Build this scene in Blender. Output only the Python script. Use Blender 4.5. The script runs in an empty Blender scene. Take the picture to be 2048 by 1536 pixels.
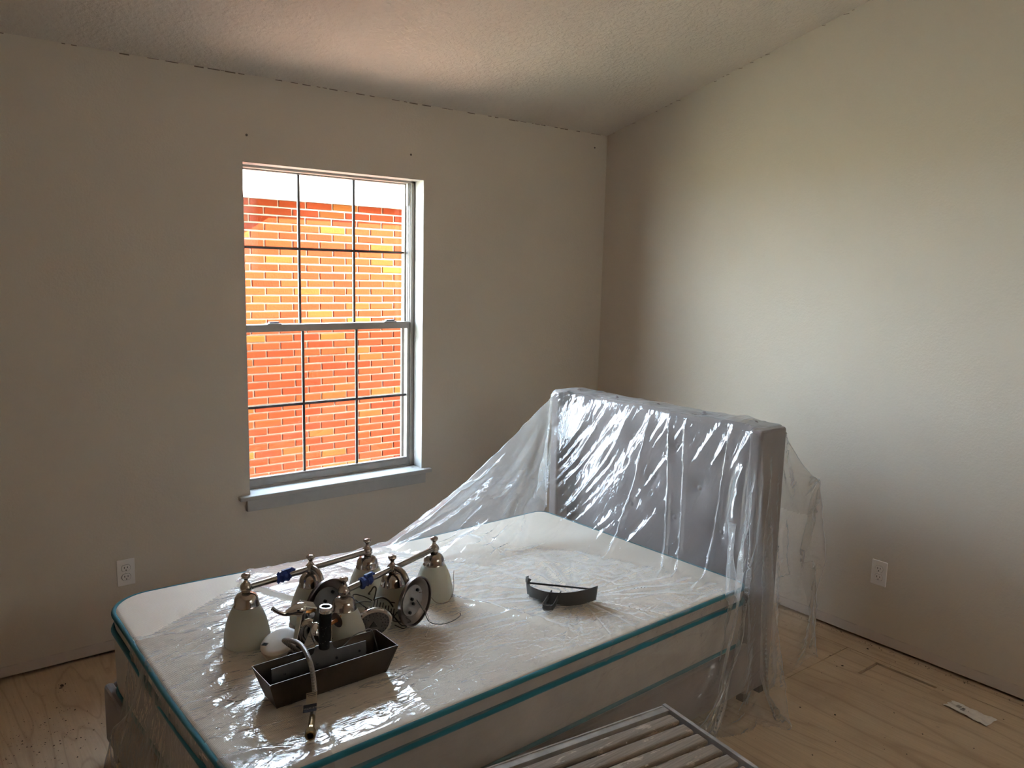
import bpy, bmesh, math, random, time
import numpy as np
from mathutils import Vector, Matrix, Euler
random.seed(11)
S = bpy.context.scene
COL = S.collection

# ------------------------------------------------------------------ camera
def cam_axes(yaw, pitch, roll):
    f = Vector((-math.sin(yaw)*math.cos(pitch), math.cos(yaw)*math.cos(pitch), math.sin(pitch)))
    r = Vector((math.cos(yaw), math.sin(yaw), 0)); u = r.cross(f)
    c, s = math.cos(roll), math.sin(roll)
    return c*r + s*u, -s*r + c*u, f
r_, u_, f_ = cam_axes(-0.6652, -0.1420, 0.0242)
cd = bpy.data.cameras.new('camera'); cam = bpy.data.objects.new('camera', cd); COL.objects.link(cam)
cd.sensor_fit = 'HORIZONTAL'; cd.sensor_width = 36; cd.lens = 36*1590.6/2048; cd.clip_start = .05
M = Matrix.Identity(4)
for i in range(3):
    M[i][0], M[i][1], M[i][2] = r_[i], u_[i], -f_[i]
M[0][3], M[1][3], M[2][3] = -3.4333, -3.5165, 1.6459
cam.matrix_world = M
S.camera = cam

# ------------------------------------------------------------------ sky, sun, exposure
W = bpy.data.worlds.new('sky'); S.world = W; W.use_nodes = True
wn = W.node_tree; bg = wn.nodes['Background']
tc = wn.nodes.new('ShaderNodeTexCoord'); sx = wn.nodes.new('ShaderNodeSeparateXYZ'); rp = wn.nodes.new('ShaderNodeValToRGB')
wn.links.new(tc.outputs['Generated'], sx.inputs[0]); wn.links.new(sx.outputs['Z'], rp.inputs[0]); wn.links.new(rp.outputs[0], bg.inputs['Color'])
rp.color_ramp.elements[0].position = 0.0; rp.color_ramp.elements[0].color = (.80, .91, 1.0, 1)
rp.color_ramp.elements[1].position = 1.0; rp.color_ramp.elements[1].color = (.42, .66, 1.0, 1)
bg.inputs['Strength'].default_value = 35.0
sd = bpy.data.lights.new('sun', 'SUN'); sun = bpy.data.objects.new('sun', sd); COL.objects.link(sun)
sd.energy = 215.0; sd.angle = math.radians(.6); sd.color = (1.0, .93, .82)
SUN_DIR = Vector((-3.0, 1.0, -1.95)).normalized()
sun.rotation_euler = SUN_DIR.to_track_quat('-Z', 'Y').to_euler(); sun.location = (6, -4, 6)
S.view_settings.view_transform = 'Standard'; S.view_settings.look = 'None'
S.view_settings.exposure = 0.65; S.view_settings.gamma = 1.0; S.view_settings.use_curve_mapping = False
S.cycles.max_bounces = 7; S.cycles.diffuse_bounces = 5; S.cycles.glossy_bounces = 3
S.cycles.transmission_bounces = 4; S.cycles.transparent_max_bounces = 16
S.cycles.caustics_reflective = False; S.cycles.caustics_refractive = False
S.cycles.sample_clamp_indirect = 6.0
S.cycles.adaptive_threshold = 0.03

# ------------------------------------------------------------------ helpers
class MB:
    """collects geometry for one mesh object"""
    def __init__(s): s.v = []; s.f = []
    def add(s, vs, fs, M=None):
        n = len(s.v)
        s.v += [tuple(M @ Vector(p)) for p in vs] if M else [tuple(p) for p in vs]
        s.f += [tuple(i+n for i in f) for f in fs]; return s
    def box(s, x0, x1, y0, y1, z0, z1, M=None):
        return s.add([(x0,y0,z0),(x1,y0,z0),(x1,y1,z0),(x0,y1,z0),(x0,y0,z1),(x1,y0,z1),(x1,y1,z1),(x0,y1,z1)],
                     [(3,2,1,0),(4,5,6,7),(0,1,5,4),(1,2,6,5),(2,3,7,6),(3,0,4,7)], M)
    def lathe(s, prof, seg=24, M=None, caps=True):
        vs = []; fs = []; n = len(prof)
        for k in range(seg):
            a = 2*math.pi*k/seg
            for r, z in prof: vs.append((r*math.cos(a), r*math.sin(a), z))
        for k in range(seg):
            k2 = (k+1) % seg
            for i in range(n-1): fs.append((k*n+i, k2*n+i, k2*n+i+1, k*n+i+1))
        if caps:
            if prof[0][0] > 1e-6: fs.append(tuple(k*n for k in range(seg))[::-1])
            if prof[-1][0] > 1e-6: fs.append(tuple(k*n+n-1 for k in range(seg)))
        return s.add(vs, fs, M)
    def tube(s, path, r, seg=8, M=None, closed=False, flat=1.0):
        P = [Vector(p) for p in path]; n = len(P); R = r if isinstance(r, (list, tuple)) else [r]*n
        T = []
        for i in range(n):
            if closed: t = P[(i+1) % n]-P[i-1]
            else: t = P[min(i+1, n-1)]-P[max(i-1, 0)]
            T.append(t.normalized())
        up = Vector((0,0,1)) if abs(T[0].z) < .9 else Vector((1,0,0))
        N = (up-T[0]*up.dot(T[0])).normalized(); vs = []; fs = []
        for i in range(n):
            N = (N-T[i]*N.dot(T[i])); N = N.normalized() if N.length > 1e-6 else Vector((1,0,0)); B = T[i].cross(N)
            for k in range(seg):
                a = 2*math.pi*k/seg; vs.append(P[i]+N*(R[i]*math.cos(a)*flat)+B*(R[i]*math.sin(a)))
        m = n if closed else n-1
        for i in range(m):
            j = (i+1) % n
            for k in range(seg):
                k2 = (k+1) % seg; fs.append((i*seg+k, i*seg+k2, j*seg+k2, j*seg+k))
        if not closed:
            fs.append(tuple(range(seg))[::-1]); fs.append(tuple((n-1)*seg+k for k in range(seg)))
        return s.add(vs, fs, M)
    def prism(s, pts, z0, z1, M=None):
        n = len(pts)
        vs = [(x,y,z0) for x,y in pts]+[(x,y,z1) for x,y in pts]
        return s.add(vs, [tuple(range(n))[::-1], tuple(range(n,2*n))]+[(i,(i+1)%n,n+(i+1)%n,n+i) for i in range(n)], M)
    def grid(s, fn, nu, nv, M=None):
        vs = [fn(i/(nu-1), j/(nv-1)) for i in range(nu) for j in range(nv)]
        return s.add(vs, [(i*nv+j,(i+1)*nv+j,(i+1)*nv+j+1,i*nv+j+1) for i in range(nu-1) for j in range(nv-1)], M)
    def build(s, name, m, parent=None, smooth=None, bevel=0, seg=2):
        me = bpy.data.meshes.new(name); me.from_pydata([tuple(p) for p in s.v], [], s.f)
        bm = bmesh.new(); bm.from_mesh(me); bmesh.ops.recalc_face_normals(bm, faces=bm.faces); bm.to_mesh(me); bm.free()
        return link(name, me, m, parent, smooth, bevel, seg)
def link(name, me, m, parent=None, smooth=None, bevel=0, seg=2):
    o = bpy.data.objects.new(name, me); COL.objects.link(o)
    if m is not None and not me.materials: me.materials.append(m)
    if parent: o.parent = parent
    if smooth is not None:
        me.polygons.foreach_set('use_smooth', [True]*len(me.polygons)); me.set_sharp_from_angle(angle=math.radians(smooth))
    if bevel:
        b = o.modifiers.new('bevel', 'BEVEL'); b.width = bevel; b.segments = seg; b.limit_method = 'ANGLE'; b.angle_limit = math.radians(40)
    return o
def thing(name, label, cat, loc=(0,0,0), rotz=0, group=None):
    o = bpy.data.objects.new(name, None); COL.objects.link(o); o.location = loc; o.rotation_euler = (0,0,rotz)
    o.empty_display_size = .05
    return tag(o, label, cat, group)
def tag(o, label=None, cat=None, group=None, kind=None):
    if label: o['label'] = label
    if cat: o['category'] = cat
    if group: o['group'] = group
    if kind: o['kind'] = kind
    return o
def struct(o, label=None, cat=None):
    o['kind'] = 'structure'
    return tag(o, label, cat)
def T(x=0, y=0, z=0, rx=0, ry=0, rz=0):
    return Matrix.Translation((x,y,z)) @ Euler((rx,ry,rz)).to_matrix().to_4x4()
def along(p, q):
    """matrix: local +Z from p towards q"""
    d = Vector(q)-Vector(p)
    return Matrix.Translation(p) @ d.to_track_quat('Z','Y').to_matrix().to_4x4()
def smoothpath(pts, n=8):
    P = [Vector(p) for p in pts]; out = []
    for i in range(len(P)-1):
        a = P[max(i-1,0)]; b = P[i]; c = P[i+1]; d = P[min(i+2,len(P)-1)]
        for k in range(n):
            t = k/n
            out.append(.5*((2*b)+(c-a)*t+(2*a-5*b+4*c-d)*t*t+(3*b-a-3*c+d)*t**3))
    return out+[P[-1]]

# ------------------------------------------------------------------ materials
def nodes(name):
    m = bpy.data.materials.new(name); m.use_nodes = True
    nt = m.node_tree; return m, nt, nt.nodes['Principled BSDF'], nt.nodes['Material Output']
def N(nt, t, **kw):
    n = nt.nodes.new(t)
    for k, v in kw.items():
        if k in n.inputs: n.inputs[k].default_value = v
        else: setattr(n, k, v)
    return n
def coords(nt, scale=(1,1,1), kind='Object'):
    c = N(nt, 'ShaderNodeTexCoord'); mp = N(nt, 'ShaderNodeMapping'); mp.inputs['Scale'].default_value = scale
    nt.links.new(c.outputs[kind], mp.inputs[0]); return mp.outputs[0]
def worldpos(nt, scale=(1,1,1)):
    c = N(nt, 'ShaderNodeNewGeometry'); mp = N(nt, 'ShaderNodeMapping'); mp.inputs['Scale'].default_value = scale
    nt.links.new(c.outputs['Position'], mp.inputs[0]); return mp.outputs[0]
def ramp(nt, fac, stops):
    r = N(nt, 'ShaderNodeValToRGB'); nt.links.new(fac, r.inputs[0]); e = r.color_ramp.elements
    while len(e) < len(stops): e.new(.5)
    for el, (p, c) in zip(e, stops): el.position = p; el.color = (*c, 1) if len(c) == 3 else c
    return r.outputs[0]
def mixc(nt, fac, a, b, mode='MIX'):
    n = N(nt, 'ShaderNodeMix', data_type='RGBA', blend_type=mode)
    for sock, val in ((n.inputs[0], fac), (n.inputs[6], a), (n.inputs[7], b)):
        if hasattr(val, 'is_linked') or hasattr(val, 'node'): nt.links.new(val, sock)
        elif isinstance(val, (tuple, list)): sock.default_value = (*val, 1) if len(val) == 3 else val
        else: sock.default_value = val
    return n.outputs[2]
def bump(nt, b, height, strength=.3, dist=.01):
    n = N(nt, 'ShaderNodeBump', Strength=strength, Distance=dist); nt.links.new(height, n.inputs['Height']); nt.links.new(n.outputs[0], b.inputs['Normal']); return n
def noise(nt, vec, scale, detail=3, rough=.5, dist=0):
    n = N(nt, 'ShaderNodeTexNoise', Scale=scale, Detail=detail, Roughness=rough, Distortion=dist); nt.links.new(vec, n.inputs['Vector']); return n.outputs['Fac']
def math_(nt, op, a, b=None):
    n = N(nt, 'ShaderNodeMath', operation=op)
    for i, v in enumerate((a, b)):
        if v is None: continue
        if isinstance(v, (int, float)): n.inputs[i].default_value = v
        else: nt.links.new(v, n.inputs[i])
    return n.outputs[0]
def simple(name, c, rough=.5, metal=0, vary=.12, scale=30, bumpk=0, spec=.5):
    m, nt, b, o = nodes(name)
    v = coords(nt); nf = noise(nt, v, scale, 4)
    lo = tuple(x*(1-vary) for x in c); hi = tuple(min(1, x*(1+vary)) for x in c)
    nt.links.new(ramp(nt, nf, [(.3, lo), (.7, hi)]), b.inputs['Base Color'])
    b.inputs['Roughness'].default_value = rough; b.inputs['Metallic'].default_value = metal
    b.inputs['Specular IOR Level'].default_value = spec
    if bumpk: bump(nt, b, nf, bumpk, .002)
    return m

WALLC = (.655, .58, .49)
def wall_material(name, ax):
    """painted orange-peel drywall; bare strip where the baseboard was; cracked joint at the ceiling"""
    m, nt, b, o = nodes(name)
    p = worldpos(nt); sep = N(nt, 'ShaderNodeSeparateXYZ'); nt.links.new(p, sep.inputs[0])
    big = noise(nt, p, 1.3, 3); wob = noise(nt, p, 3.0, 3)
    base = ramp(nt, big, [(.3, tuple(c*.97 for c in WALLC)), (.7, tuple(c*1.03 for c in WALLC))])
    z = math_(nt, 'ADD', sep.outputs['Z'], math_(nt, 'MULTIPLY', math_(nt, 'SUBTRACT', wob, .5), .014))
    strip = ramp(nt, z, [(.060, (1,1,1)), (.0605, (0,0,0))]); 
    col = mixc(nt, strip, base, (.63, .55, .49))
    line = ramp(nt, z, [(.0575, (0,0,0)), (.0595, (1,1,1)), (.0605, (1,1,1)), (.0625, (0,0,0))])
    lf = math_(nt, 'MULTIPLY', line, ramp(nt, noise(nt, p, 14, 2), [(.42, (0,0,0)), (.6, (1,1,1))]))
    col = mixc(nt, math_(nt, 'MULTIPLY', lf, .55), col, (.16, .11, .08))
    nt.links.new(col, b.inputs['Base Color']); b.inputs['Roughness'].default_value = .62; b.inputs['Specular IOR Level'].default_value = .35
    fine = noise(nt, p, 110, 3, .55); med = noise(nt, p, 38, 2)
    bump(nt, b, math_(nt, 'ADD', fine, math_(nt, 'MULTIPLY', med, .8)), .16, .006)
    return m
M_WALL = wall_material('wall_paint', 0)
m, nt, b, o = nodes('ceiling_texture'); p = worldpos(nt)
k1 = noise(nt, p, 46, 4, .6); k2 = noise(nt, p, 17, 2)
nt.links.new(ramp(nt, noise(nt, p, 1.6, 3), [(.3, (.68,.61,.535)), (.7, (.72,.65,.575))]), b.inputs['Base Color']); b.inputs['Roughness'].default_value = .85
bump(nt, b, math_(nt, 'ADD', ramp(nt, k1, [(.42,(0,0,0)),(.62,(1,1,1))]), math_(nt,'MULTIPLY',k2,.4)), .45, .006); M_CEIL = m
def ply_material():
    m, nt, b, o = nodes('plywood')
    oi = N(nt, 'ShaderNodeObjectInfo')
    p = worldpos(nt, (1, .11, 1)); p2 = worldpos(nt)
    n0 = noise(nt, p, 2.3, 3, .5, .6)
    rings = math_(nt, 'FRACT', math_(nt, 'MULTIPLY', n0, 15.0))
    lines = ramp(nt, rings, [(0, (1,1,1)), (.10, (.25,.25,.25)), (.5, (0,0,0)), (.9, (.2,.2,.2)), (1, (1,1,1))])
    stain = noise(nt, p2, 2.2, 5, .6); fib = noise(nt, worldpos(nt, (60, 3, 60)), 2.0, 4)
    c = ramp(nt, stain, [(.25, (.46,.33,.22)), (.5, (.62,.46,.31)), (.75, (.70,.54,.375))])
    c = mixc(nt, math_(nt, 'MULTIPLY', lines, .38), c, (.27, .17, .10))
    c = mixc(nt, math_(nt, 'MULTIPLY', ramp(nt, fib, [(.4,(0,0,0)),(.75,(1,1,1))]), .25), c, (.30,.20,.12))
    dust = ramp(nt, noise(nt, p2, 9, 6, .7), [(.60,(0,0,0)),(.75,(1,1,1))])
    c = mixc(nt, math_(nt, 'MULTIPLY', dust, .35), c, (.55,.48,.40))
    spots = N(nt, 'ShaderNodeTexVoronoi', Scale=11.0); nt.links.new(p2, spots.inputs['Vector'])
    sp = ramp(nt, spots.outputs['Distance'], [(.05,(1,1,1)),(.09,(0,0,0))])
    c = mixc(nt, math_(nt, 'MULTIPLY', math_(nt,'MULTIPLY',sp,.5), noise(nt, p2, 3, 2)), c, (.10,.06,.04))
    hue = mixc(nt, oi.outputs['Random'], (1.0,.98,.96), (.92,.93,.95)); c = mixc(nt, 1.0, c, hue, 'MULTIPLY')
    nt.links.new(c, b.inputs['Base Color']); b.inputs['Roughness'].default_value = .75
    bump(nt, b, math_(nt, 'ADD', fib, math_(nt,'MULTIPLY',lines,-.5)), .15, .002); return m
M_PLY = ply_material()
M_DARK = simple('dark_gap', (.03,.022,.016), .9)
M_TRIM = simple('white_trim_paint', (.50,.485,.46), .38, vary=.04)
M_JAMB = simple('jamb_paint_darkened', (.36,.35,.335), .5, vary=.05)  # white jamb darkened in colour to hold down the sky light on it
M_ALU = simple('almond_aluminium', (.40,.37,.34), .42, .25, vary=.06)
M_ALUD = simple('grey_muntin', (.10,.09,.085), .5, .1, vary=.05)
M_BLACK = simple('black_plastic', (.015,.014,.014), .4)
def sheet_glass(name, haze=0.0, f0=.07, tint=(1,1,1), rough=.0):
    m, nt, b, o = nodes(name); nt.nodes.remove(b)
    tr = N(nt, 'ShaderNodeBsdfTransparent'); tr.inputs[0].default_value = (*tint, 1)
    gl = N(nt, 'ShaderNodeBsdfGlossy', Roughness=rough)
    lw = N(nt, 'ShaderNodeLayerWeight', Blend=.5)
    fr = math_(nt, 'ADD', math_(nt, 'MULTIPLY', math_(nt, 'POWER', lw.outputs['Facing'], 5.0), 1-f0), f0)
    mx = N(nt, 'ShaderNodeMixShader'); nt.links.new(fr, mx.inputs[0]); nt.links.new(tr.outputs[0], mx.inputs[1]); nt.links.new(gl.outputs[0], mx.inputs[2])
    nt.links.new(mx.outputs[0], o.inputs[0]); return m, nt, o, mx, gl
M_GLASS = sheet_glass('window_glass', f0=.04, tint=(.96,.97,.96))[0]
# insect screen: fine dark mesh, mostly see-through
m, nt, b, o = nodes('insect_screen'); tr = N(nt,'ShaderNodeBsdfTransparent'); df = N(nt,'ShaderNodeBsdfDiffuse'); df.inputs[0].default_value=(.06,.06,.065,1)
mx = N(nt,'ShaderNodeMixShader'); wv = noise(nt, coords(nt), 60, 2)
nt.links.new(math_(nt,'ADD', math_(nt,'MULTIPLY',wv,.06), .20), mx.inputs[0]); nt.links.new(tr.outputs[0], mx.inputs[1]); nt.links.new(df.outputs[0], mx.inputs[2]); nt.links.new(mx.outputs[0], o.inputs[0]); M_SCREEN = m
def brick_material(island):
    m, nt, b, o = nodes('fired_brick' + ('_field' if island else ''))
    if island: rnd = N(nt, 'ShaderNodeNewGeometry').outputs['Random Per Island']
    else: rnd = N(nt, 'ShaderNodeObjectInfo').outputs['Random']
    p = worldpos(nt)
    base = ramp(nt, rnd, [(0,(.056,.0082,.0034)),(.35,(.063,.0105,.0040)),(.62,(.070,.0138,.0046)),(.84,(.065,.0115,.0043)),(.93,(.074,.0275,.0063)),(1,(.049,.0078,.0039))])
    sp = ramp(nt, noise(nt, p, 120, 4, .7), [(.33,(.45,.45,.45)),(.45,(1,1,1))])
    c = mixc(nt, 1.0, base, sp, 'MULTIPLY'); c = mixc(nt, math_(nt,'MULTIPLY',noise(nt,p,14,4),.3), c, (.070,.0155,.0065))
    nt.links.new(c, b.inputs['Base Color']); b.inputs['Roughness'].default_value=1.0; b.inputs['Specular IOR Level'].default_value=0.0
    bump(nt, b, noise(nt,p,90,4), .4, .004); return m
M_BRICK = brick_material(False); M_BRICKF = brick_material(True)
M_MORTAR = simple('mortar', (.24,.205,.165), .95, vary=.1, scale=40, bumpk=.3, spec=0.0)
# ------------------------------------------------------------------ room shell
H = 2.4485; SL = .245                      # low wall height, ceiling pitch towards the camera
X0, Y0 = -4.15, -4.45                      # left and front wall
WL, WR, WB, WT = -2.1868, -1.2688, .600, 2.0842   # window opening
def zc(y): return H-SL*y
mb = MB(); G = .014
for x0, x1, z0, z1 in ((X0-.1, WL, G, H+.1), (WR, .1, G, H+.1), (WL, WR, G, WB-.02), (WL, WR, WT, H+.1)):
    mb.box(x0, x1, 0, .20, z0, z1)
wall_back = struct(mb.build('wall_back', M_WALL), 'greige painted drywall with the sash window in it', 'wall')
wall_right = struct(MB().add([(0,.2,G),(.12,.2,G),(.12,Y0-.1,G),(0,Y0-.1,G),(0,.2,zc(.2)),(.12,.2,zc(.2)),(.12,Y0-.1,zc(Y0-.1)),(0,Y0-.1,zc(Y0-.1))],
    [(3,2,1,0),(4,5,6,7),(0,1,5,4),(1,2,6,5),(2,3,7,6),(3,0,4,7)]).build('wall_right', M_WALL), 'bare greige drywall behind the headboard', 'wall')
wall_left = struct(MB().add([(X0-.12,.2,0),(X0,.2,0),(X0,Y0-.1,0),(X0-.12,Y0-.1,0),(X0-.12,.2,zc(.2)),(X0,.2,zc(.2)),(X0,Y0-.1,zc(Y0-.1)),(X0-.12,Y0-.1,zc(Y0-.1))],
    [(3,2,1,0),(4,5,6,7),(0,1,5,4),(1,2,6,5),(2,3,7,6),(3,0,4,7)]).build('wall_left', M_WALL), 'painted side wall left of the camera', 'wall')
# unseen shaded window added in the wall behind the camera to fill the room
QX0, QX1, QZ0, QZ1 = -1.75, -.35, 1.55, 2.45
wall_front = struct(MB().box(X0-.12, QX0, Y0-.12, Y0, 0, zc(Y0)+.05).box(QX1, .12, Y0-.12, Y0, 0, zc(Y0)+.05).box(QX0, QX1, Y0-.12, Y0, 0, QZ0).box(QX0, QX1, Y0-.12, Y0, QZ1, zc(Y0)+.05).build('wall_front', M_WALL), 'painted wall behind the camera', 'wall')
ceiling = struct(MB().add([(X0-.2,.25,zc(.25)),(.2,.25,zc(.25)),(.2,Y0-.2,zc(Y0-.2)),(X0-.2,Y0-.2,zc(Y0-.2)),(X0-.2,.25,zc(.25)+.15),(.2,.25,zc(.25)+.15),(.2,Y0-.2,zc(Y0-.2)+.15),(X0-.2,Y0-.2,zc(Y0-.2)+.15)],
    [(3,2,1,0),(4,5,6,7),(0,1,5,4),(1,2,6,5),(2,3,7,6),(3,0,4,7)]).build('ceiling', M_CEIL), 'sloped ceiling with rough sprayed texture', 'ceiling')
# unseen boxes added: two stop light leaking under the drywall, an eave blocks sky
struct(MB().box(X0-.12, .16, .06, .2, -.05, .08).build('light_block_1', M_DARK), 'dark box added behind the window wall to stop light leaking', 'light_block')
struct(MB().box(.05, .16, Y0-.12, .2, -.05, .08).build('light_block_2', M_DARK), 'dark box added behind the headboard wall to stop light leaking', 'light_block')
struct(MB().box(X0-1.5, 1.2, .2, .92, 2.50, 2.62).build('light_block_3', M_TRIM), 'unseen deep eave added outside the window to block sky light', 'light_block')
# ragged caulk crumbs along the ceiling joint
mb = MB(); rr = random.Random(3); x = -3.3
while x < -.05:
    l = rr.uniform(.006, .05)
    if rr.random() < .6:
        mb.box(x, x+l, -rr.uniform(.0006,.0014), .004, H-rr.uniform(.0012,.0042)-.001, H-.0005)
    x += l+rr.uniform(.002, .03)
y = -.05
while y > -1.7:
    l = rr.uniform(.004, .03)
    if rr.random() < .45: mb.box(-.001, .004, y-l, y, zc(y)-.003, zc(y)-.001)
    y -= l+rr.uniform(.004, .05)
ck = mb.build('joint_crack', simple('cracked_caulk', (.19,.14,.105), .9), ceiling); ck['kind'] = 'stuff'
for x, z in ((-2.165, 2.197), (-1.345, 2.2), (-.1, 2.37)):
    MB().lathe([(0,0),(.0055,.0),(.005,.002),(0,.003)], 10, T(x,0,z,rx=math.pi/2)).build('nail_hole', simple('filled_nail_hole', (.16,.12,.10), .8), wall_back, smooth=40)

# floor: dark underlay with plywood sheets on it
floor = struct(MB().box(X0-.12, .12, Y0-.12, .2, -.08, -.018).build('floor', M_DARK), 'bare plywood subfloor in separate sheets with open joints', 'floor')
def panel(x0, x1, y0, y1, name='plywood_sheet', z=0.0): return MB().box(x0, x1, y0, y1, z-.0178, z).build(name, M_PLY, floor)
g = .0016
panel(-.130+g, .04, Y0, .06)
cols = [(-1.35, -.130, (-1.803,)), (-2.57, -1.35, (-.62, -3.06)), (-3.79, -2.57, (-1.85,)), (X0, -3.79, (-.62, -3.06))]
for ci, (x0, x1, ys) in enumerate(cols):
    e = [.06]+list(ys)+[Y0]
    for i in range(len(e)-1):
        y1, y0 = e[i]-g, e[i+1]+g; a, c = x0+g, x1-g
        if ci == 0 and i == 1:          # sheet with the old register hole cut into it
            hx0, hx1, hy0, hy1 = -.314, -.158, -2.208, -1.952
            mb = MB()
            for q in ((a, hx0, y0, y1), (hx1, c, y0, y1), (hx0, hx1, y0, hy0), (hx0, hx1, hy1, y1)): mb.box(*q, -.0178, 0)
            mb.build('plywood_sheet', M_PLY, floor)
            panel(hx0+.001, hx1-.011, hy0+.0015, hy1-.010, 'register_patch', -.0035)
        else: panel(a, c, y0, y1)
# crumbs of dirt on the floor by the window wall
mb = MB(); rr = random.Random(8)
def crumb(x, y, s, mb=mb):
    a = rr.uniform(0, 6.28); mb.lathe([(0,0),(s,s*.1),(s*.8,s*.6),(0,s*.8)], 5, T(x,y,.0003,rz=a) @ Matrix.Diagonal((1,rr.uniform(.35,.9),.7,1)))
for _ in range(190):
    t = rr.gauss(0,1); crumb(-3.12+t*.10+rr.gauss(0,.03), -.50+rr.gauss(0,.11)+t*.02, rr.choice((.001,.0013,.0016,.002,.003)))
for _ in range(40): crumb(rr.uniform(-3.2,-2.95), rr.uniform(-.45,-.12), rr.choice((.001,.0015,.002)))
for x, y, s in ((-3.003,-.173,.013),(-3.01,-.19,.009),(-2.99,-.165,.008),(-2.994,-.389,.006),(-.7,-2.073,.007),(-.762,-1.964,.005),(-.071,-1.865,.008),(-.314,-1.883,.008),(-.311,-1.747,.006),(-.36,-1.72,.004),(-.27,-1.80,.004),(-.5,-2.2,.004),(-.09,-2.0,.006)): crumb(x, y, s*.75)
for _ in range(45): crumb(rr.uniform(-1.1,-.1), rr.uniform(-2.5,-1.6), rr.choice((.0015,.002,.003)))
for _ in range(120): crumb(rr.uniform(-.035,-.005), rr.uniform(-2.6,-1.4), rr.choice((.0015,.002,.003)))
tag(mb.build('floor_debris', simple('dark_debris', (.05,.035,.025), .9)), 'dark crumbs and splinters scattered over the bare plywood floor', 'debris', kind='stuff')

# ------------------------------------------------------------------ window
win = struct(bpy.data.objects.new('window_1', None)); COL.objects.link(win)
tag(win, 'single hung sash window with a six lite grid in each sash', 'window')
mb = MB()   # outer frame
for q in ((WL, WL+.022, .085, .18, WB, WT), (WR-.022, WR, .085, .18, WB, WT), (WL, WR, .085, .18, WT-.012, WT), (WL, WR, .085, .18, WB-.02, WB+.006)): mb.box(*q)
mb.build('frame', M_ALU, win, bevel=.0012)
def sash(name, y0, y1, x0, x1, z0, z1, st, top, bot, mxs, mz):
    mb = MB()
    for q in ((x0, x0+st, z0, z1), (x1-st, x1, z0, z1), (x0+st, x1-st, z1-top, z1), (x0+st, x1-st, z0, z0+bot)): mb.box(q[0], q[1], y0, y1, q[2], q[3])
    mb.box(x0+st, x1-st, y0-.003, y0, z0+bot-.012, z0+bot-.007)
    s = mb.build(name, M_ALU, win, bevel=.0015)
    ym = (y0+y1)/2
    for x in mxs: MB().box(x-.006, x+.006, ym-.004, ym+.004, z0+bot, z1-top).build('muntin', M_ALUD, s)
    MB().box(x0+st, x1-st, ym-.0045, ym+.0045, mz-.006, mz+.006).build('muntin', M_ALUD, s)
    xs = [x0+st]+list(mxs)+[x1-st]; zs = [z0+bot, mz, z1-top]
    for i in range(3):
        for j in range(2): MB().box(xs[i]+.0005, xs[i+1]-.0005, ym+.006, ym+.009, zs[j]+.0005, zs[j+1]-.0005).build('pane', M_GLASS, s)
    return s
up = sash('upper_sash', .124, .148, WL+.012, WR-.018, 1.340, WT-.008, .020, .010, .028, (-1.876, -1.590), 1.722)
lo = sash('lower_sash', .092, .118, WL+.016, WR-.022, WB+.004, 1.368, .016, .034, .042, (-1.877, -1.594), .981)
for x in (-2.02, -1.405):
    k = MB().box(x-.034, x+.034, .088, .12, 1.368, 1.3735).build('latch_plate', M_ALU, lo, bevel=.001)
    MB().box(x-.022, x+.026, .096, .116, 1.3735, 1.380).build('latch_tab', M_BLACK, k, bevel=.001)
MB().box(WR-.036, WR-.028, .098, .112, 1.96, WT-.013).build('balance_stop', M_TRIM, win, bevel=.001)
MB().box(WR-.034, WR-.031, .098, .112, 1.37, 1.96).build('balance_spring', M_BLACK, win)
mb = MB()
for q in ((WL+.02, WL+.034, WB+.005, 1.35), (WR-.034, WR-.020, WB+.005, 1.35), (WL+.034, WR-.034, WB+.005, WB+.019), (WL+.034, WR-.034, 1.336, 1.35)): mb.box(q[0], q[1], .156, .166, q[2], q[3])
sf = mb.build('screen_frame', M_ALU, win)
MB().box(WL+.033, WR-.033, .1605, .1615, WB+.018, 1.337).build('screen_mesh', M_SCREEN, sf)
# stool and apron
st = MB().prism([(WL-.055,-.035),(WR+.045,-.035),(WR+.045,.0),(WR,.0),(WR,.09),(WL,.09),(WL,.0),(WL-.055,.0)], WB-.022, WB-.001).build('stool', M_TRIM, win, bevel=.005, seg=3)
MB().box(WL-.018, WR+.016, -.016, .0, WB-.078, WB-.022).build('apron', M_TRIM, win, bevel=.003)
w2 = struct(bpy.data.objects.new('fill_window', None)); COL.objects.link(w2); tag(w2, 'unseen shaded window added behind the camera as fill light', 'window')
mb = MB()
for q in ((QX0, QX0+.03, QZ0, QZ1), (QX1-.03, QX1, QZ0, QZ1), (QX0+.03, QX1-.03, QZ0, QZ0+.03), (QX0+.03, QX1-.03, QZ1-.03, QZ1)): mb.box(q[0], q[1], Y0-.09, Y0-.05, q[2], q[3])
mb.build('frame', M_ALU, w2); MB().box(QX0+.03, QX1-.03, Y0-.072, Y0-.068, QZ0+.03, QZ1-.03).build('pane', M_GLASS, w2)
m, nt, b, o = nodes('fill_shade_cloth'); nt.nodes.remove(b); tl = N(nt,'ShaderNodeBsdfTranslucent'); df = N(nt,'ShaderNodeBsdfDiffuse'); ad = N(nt,'ShaderNodeAddShader')
nt.links.new(ramp(nt, noise(nt, coords(nt), 80, 2), [(.3,(.090,.085,.080)),(.7,(.100,.094,.088))]), tl.inputs[0]); df.inputs[0].default_value = (.55,.54,.52,1)
nt.links.new(tl.outputs[0], ad.inputs[0]); nt.links.new(df.outputs[0], ad.inputs[1]); nt.links.new(ad.outputs[0], o.inputs[0])
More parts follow.
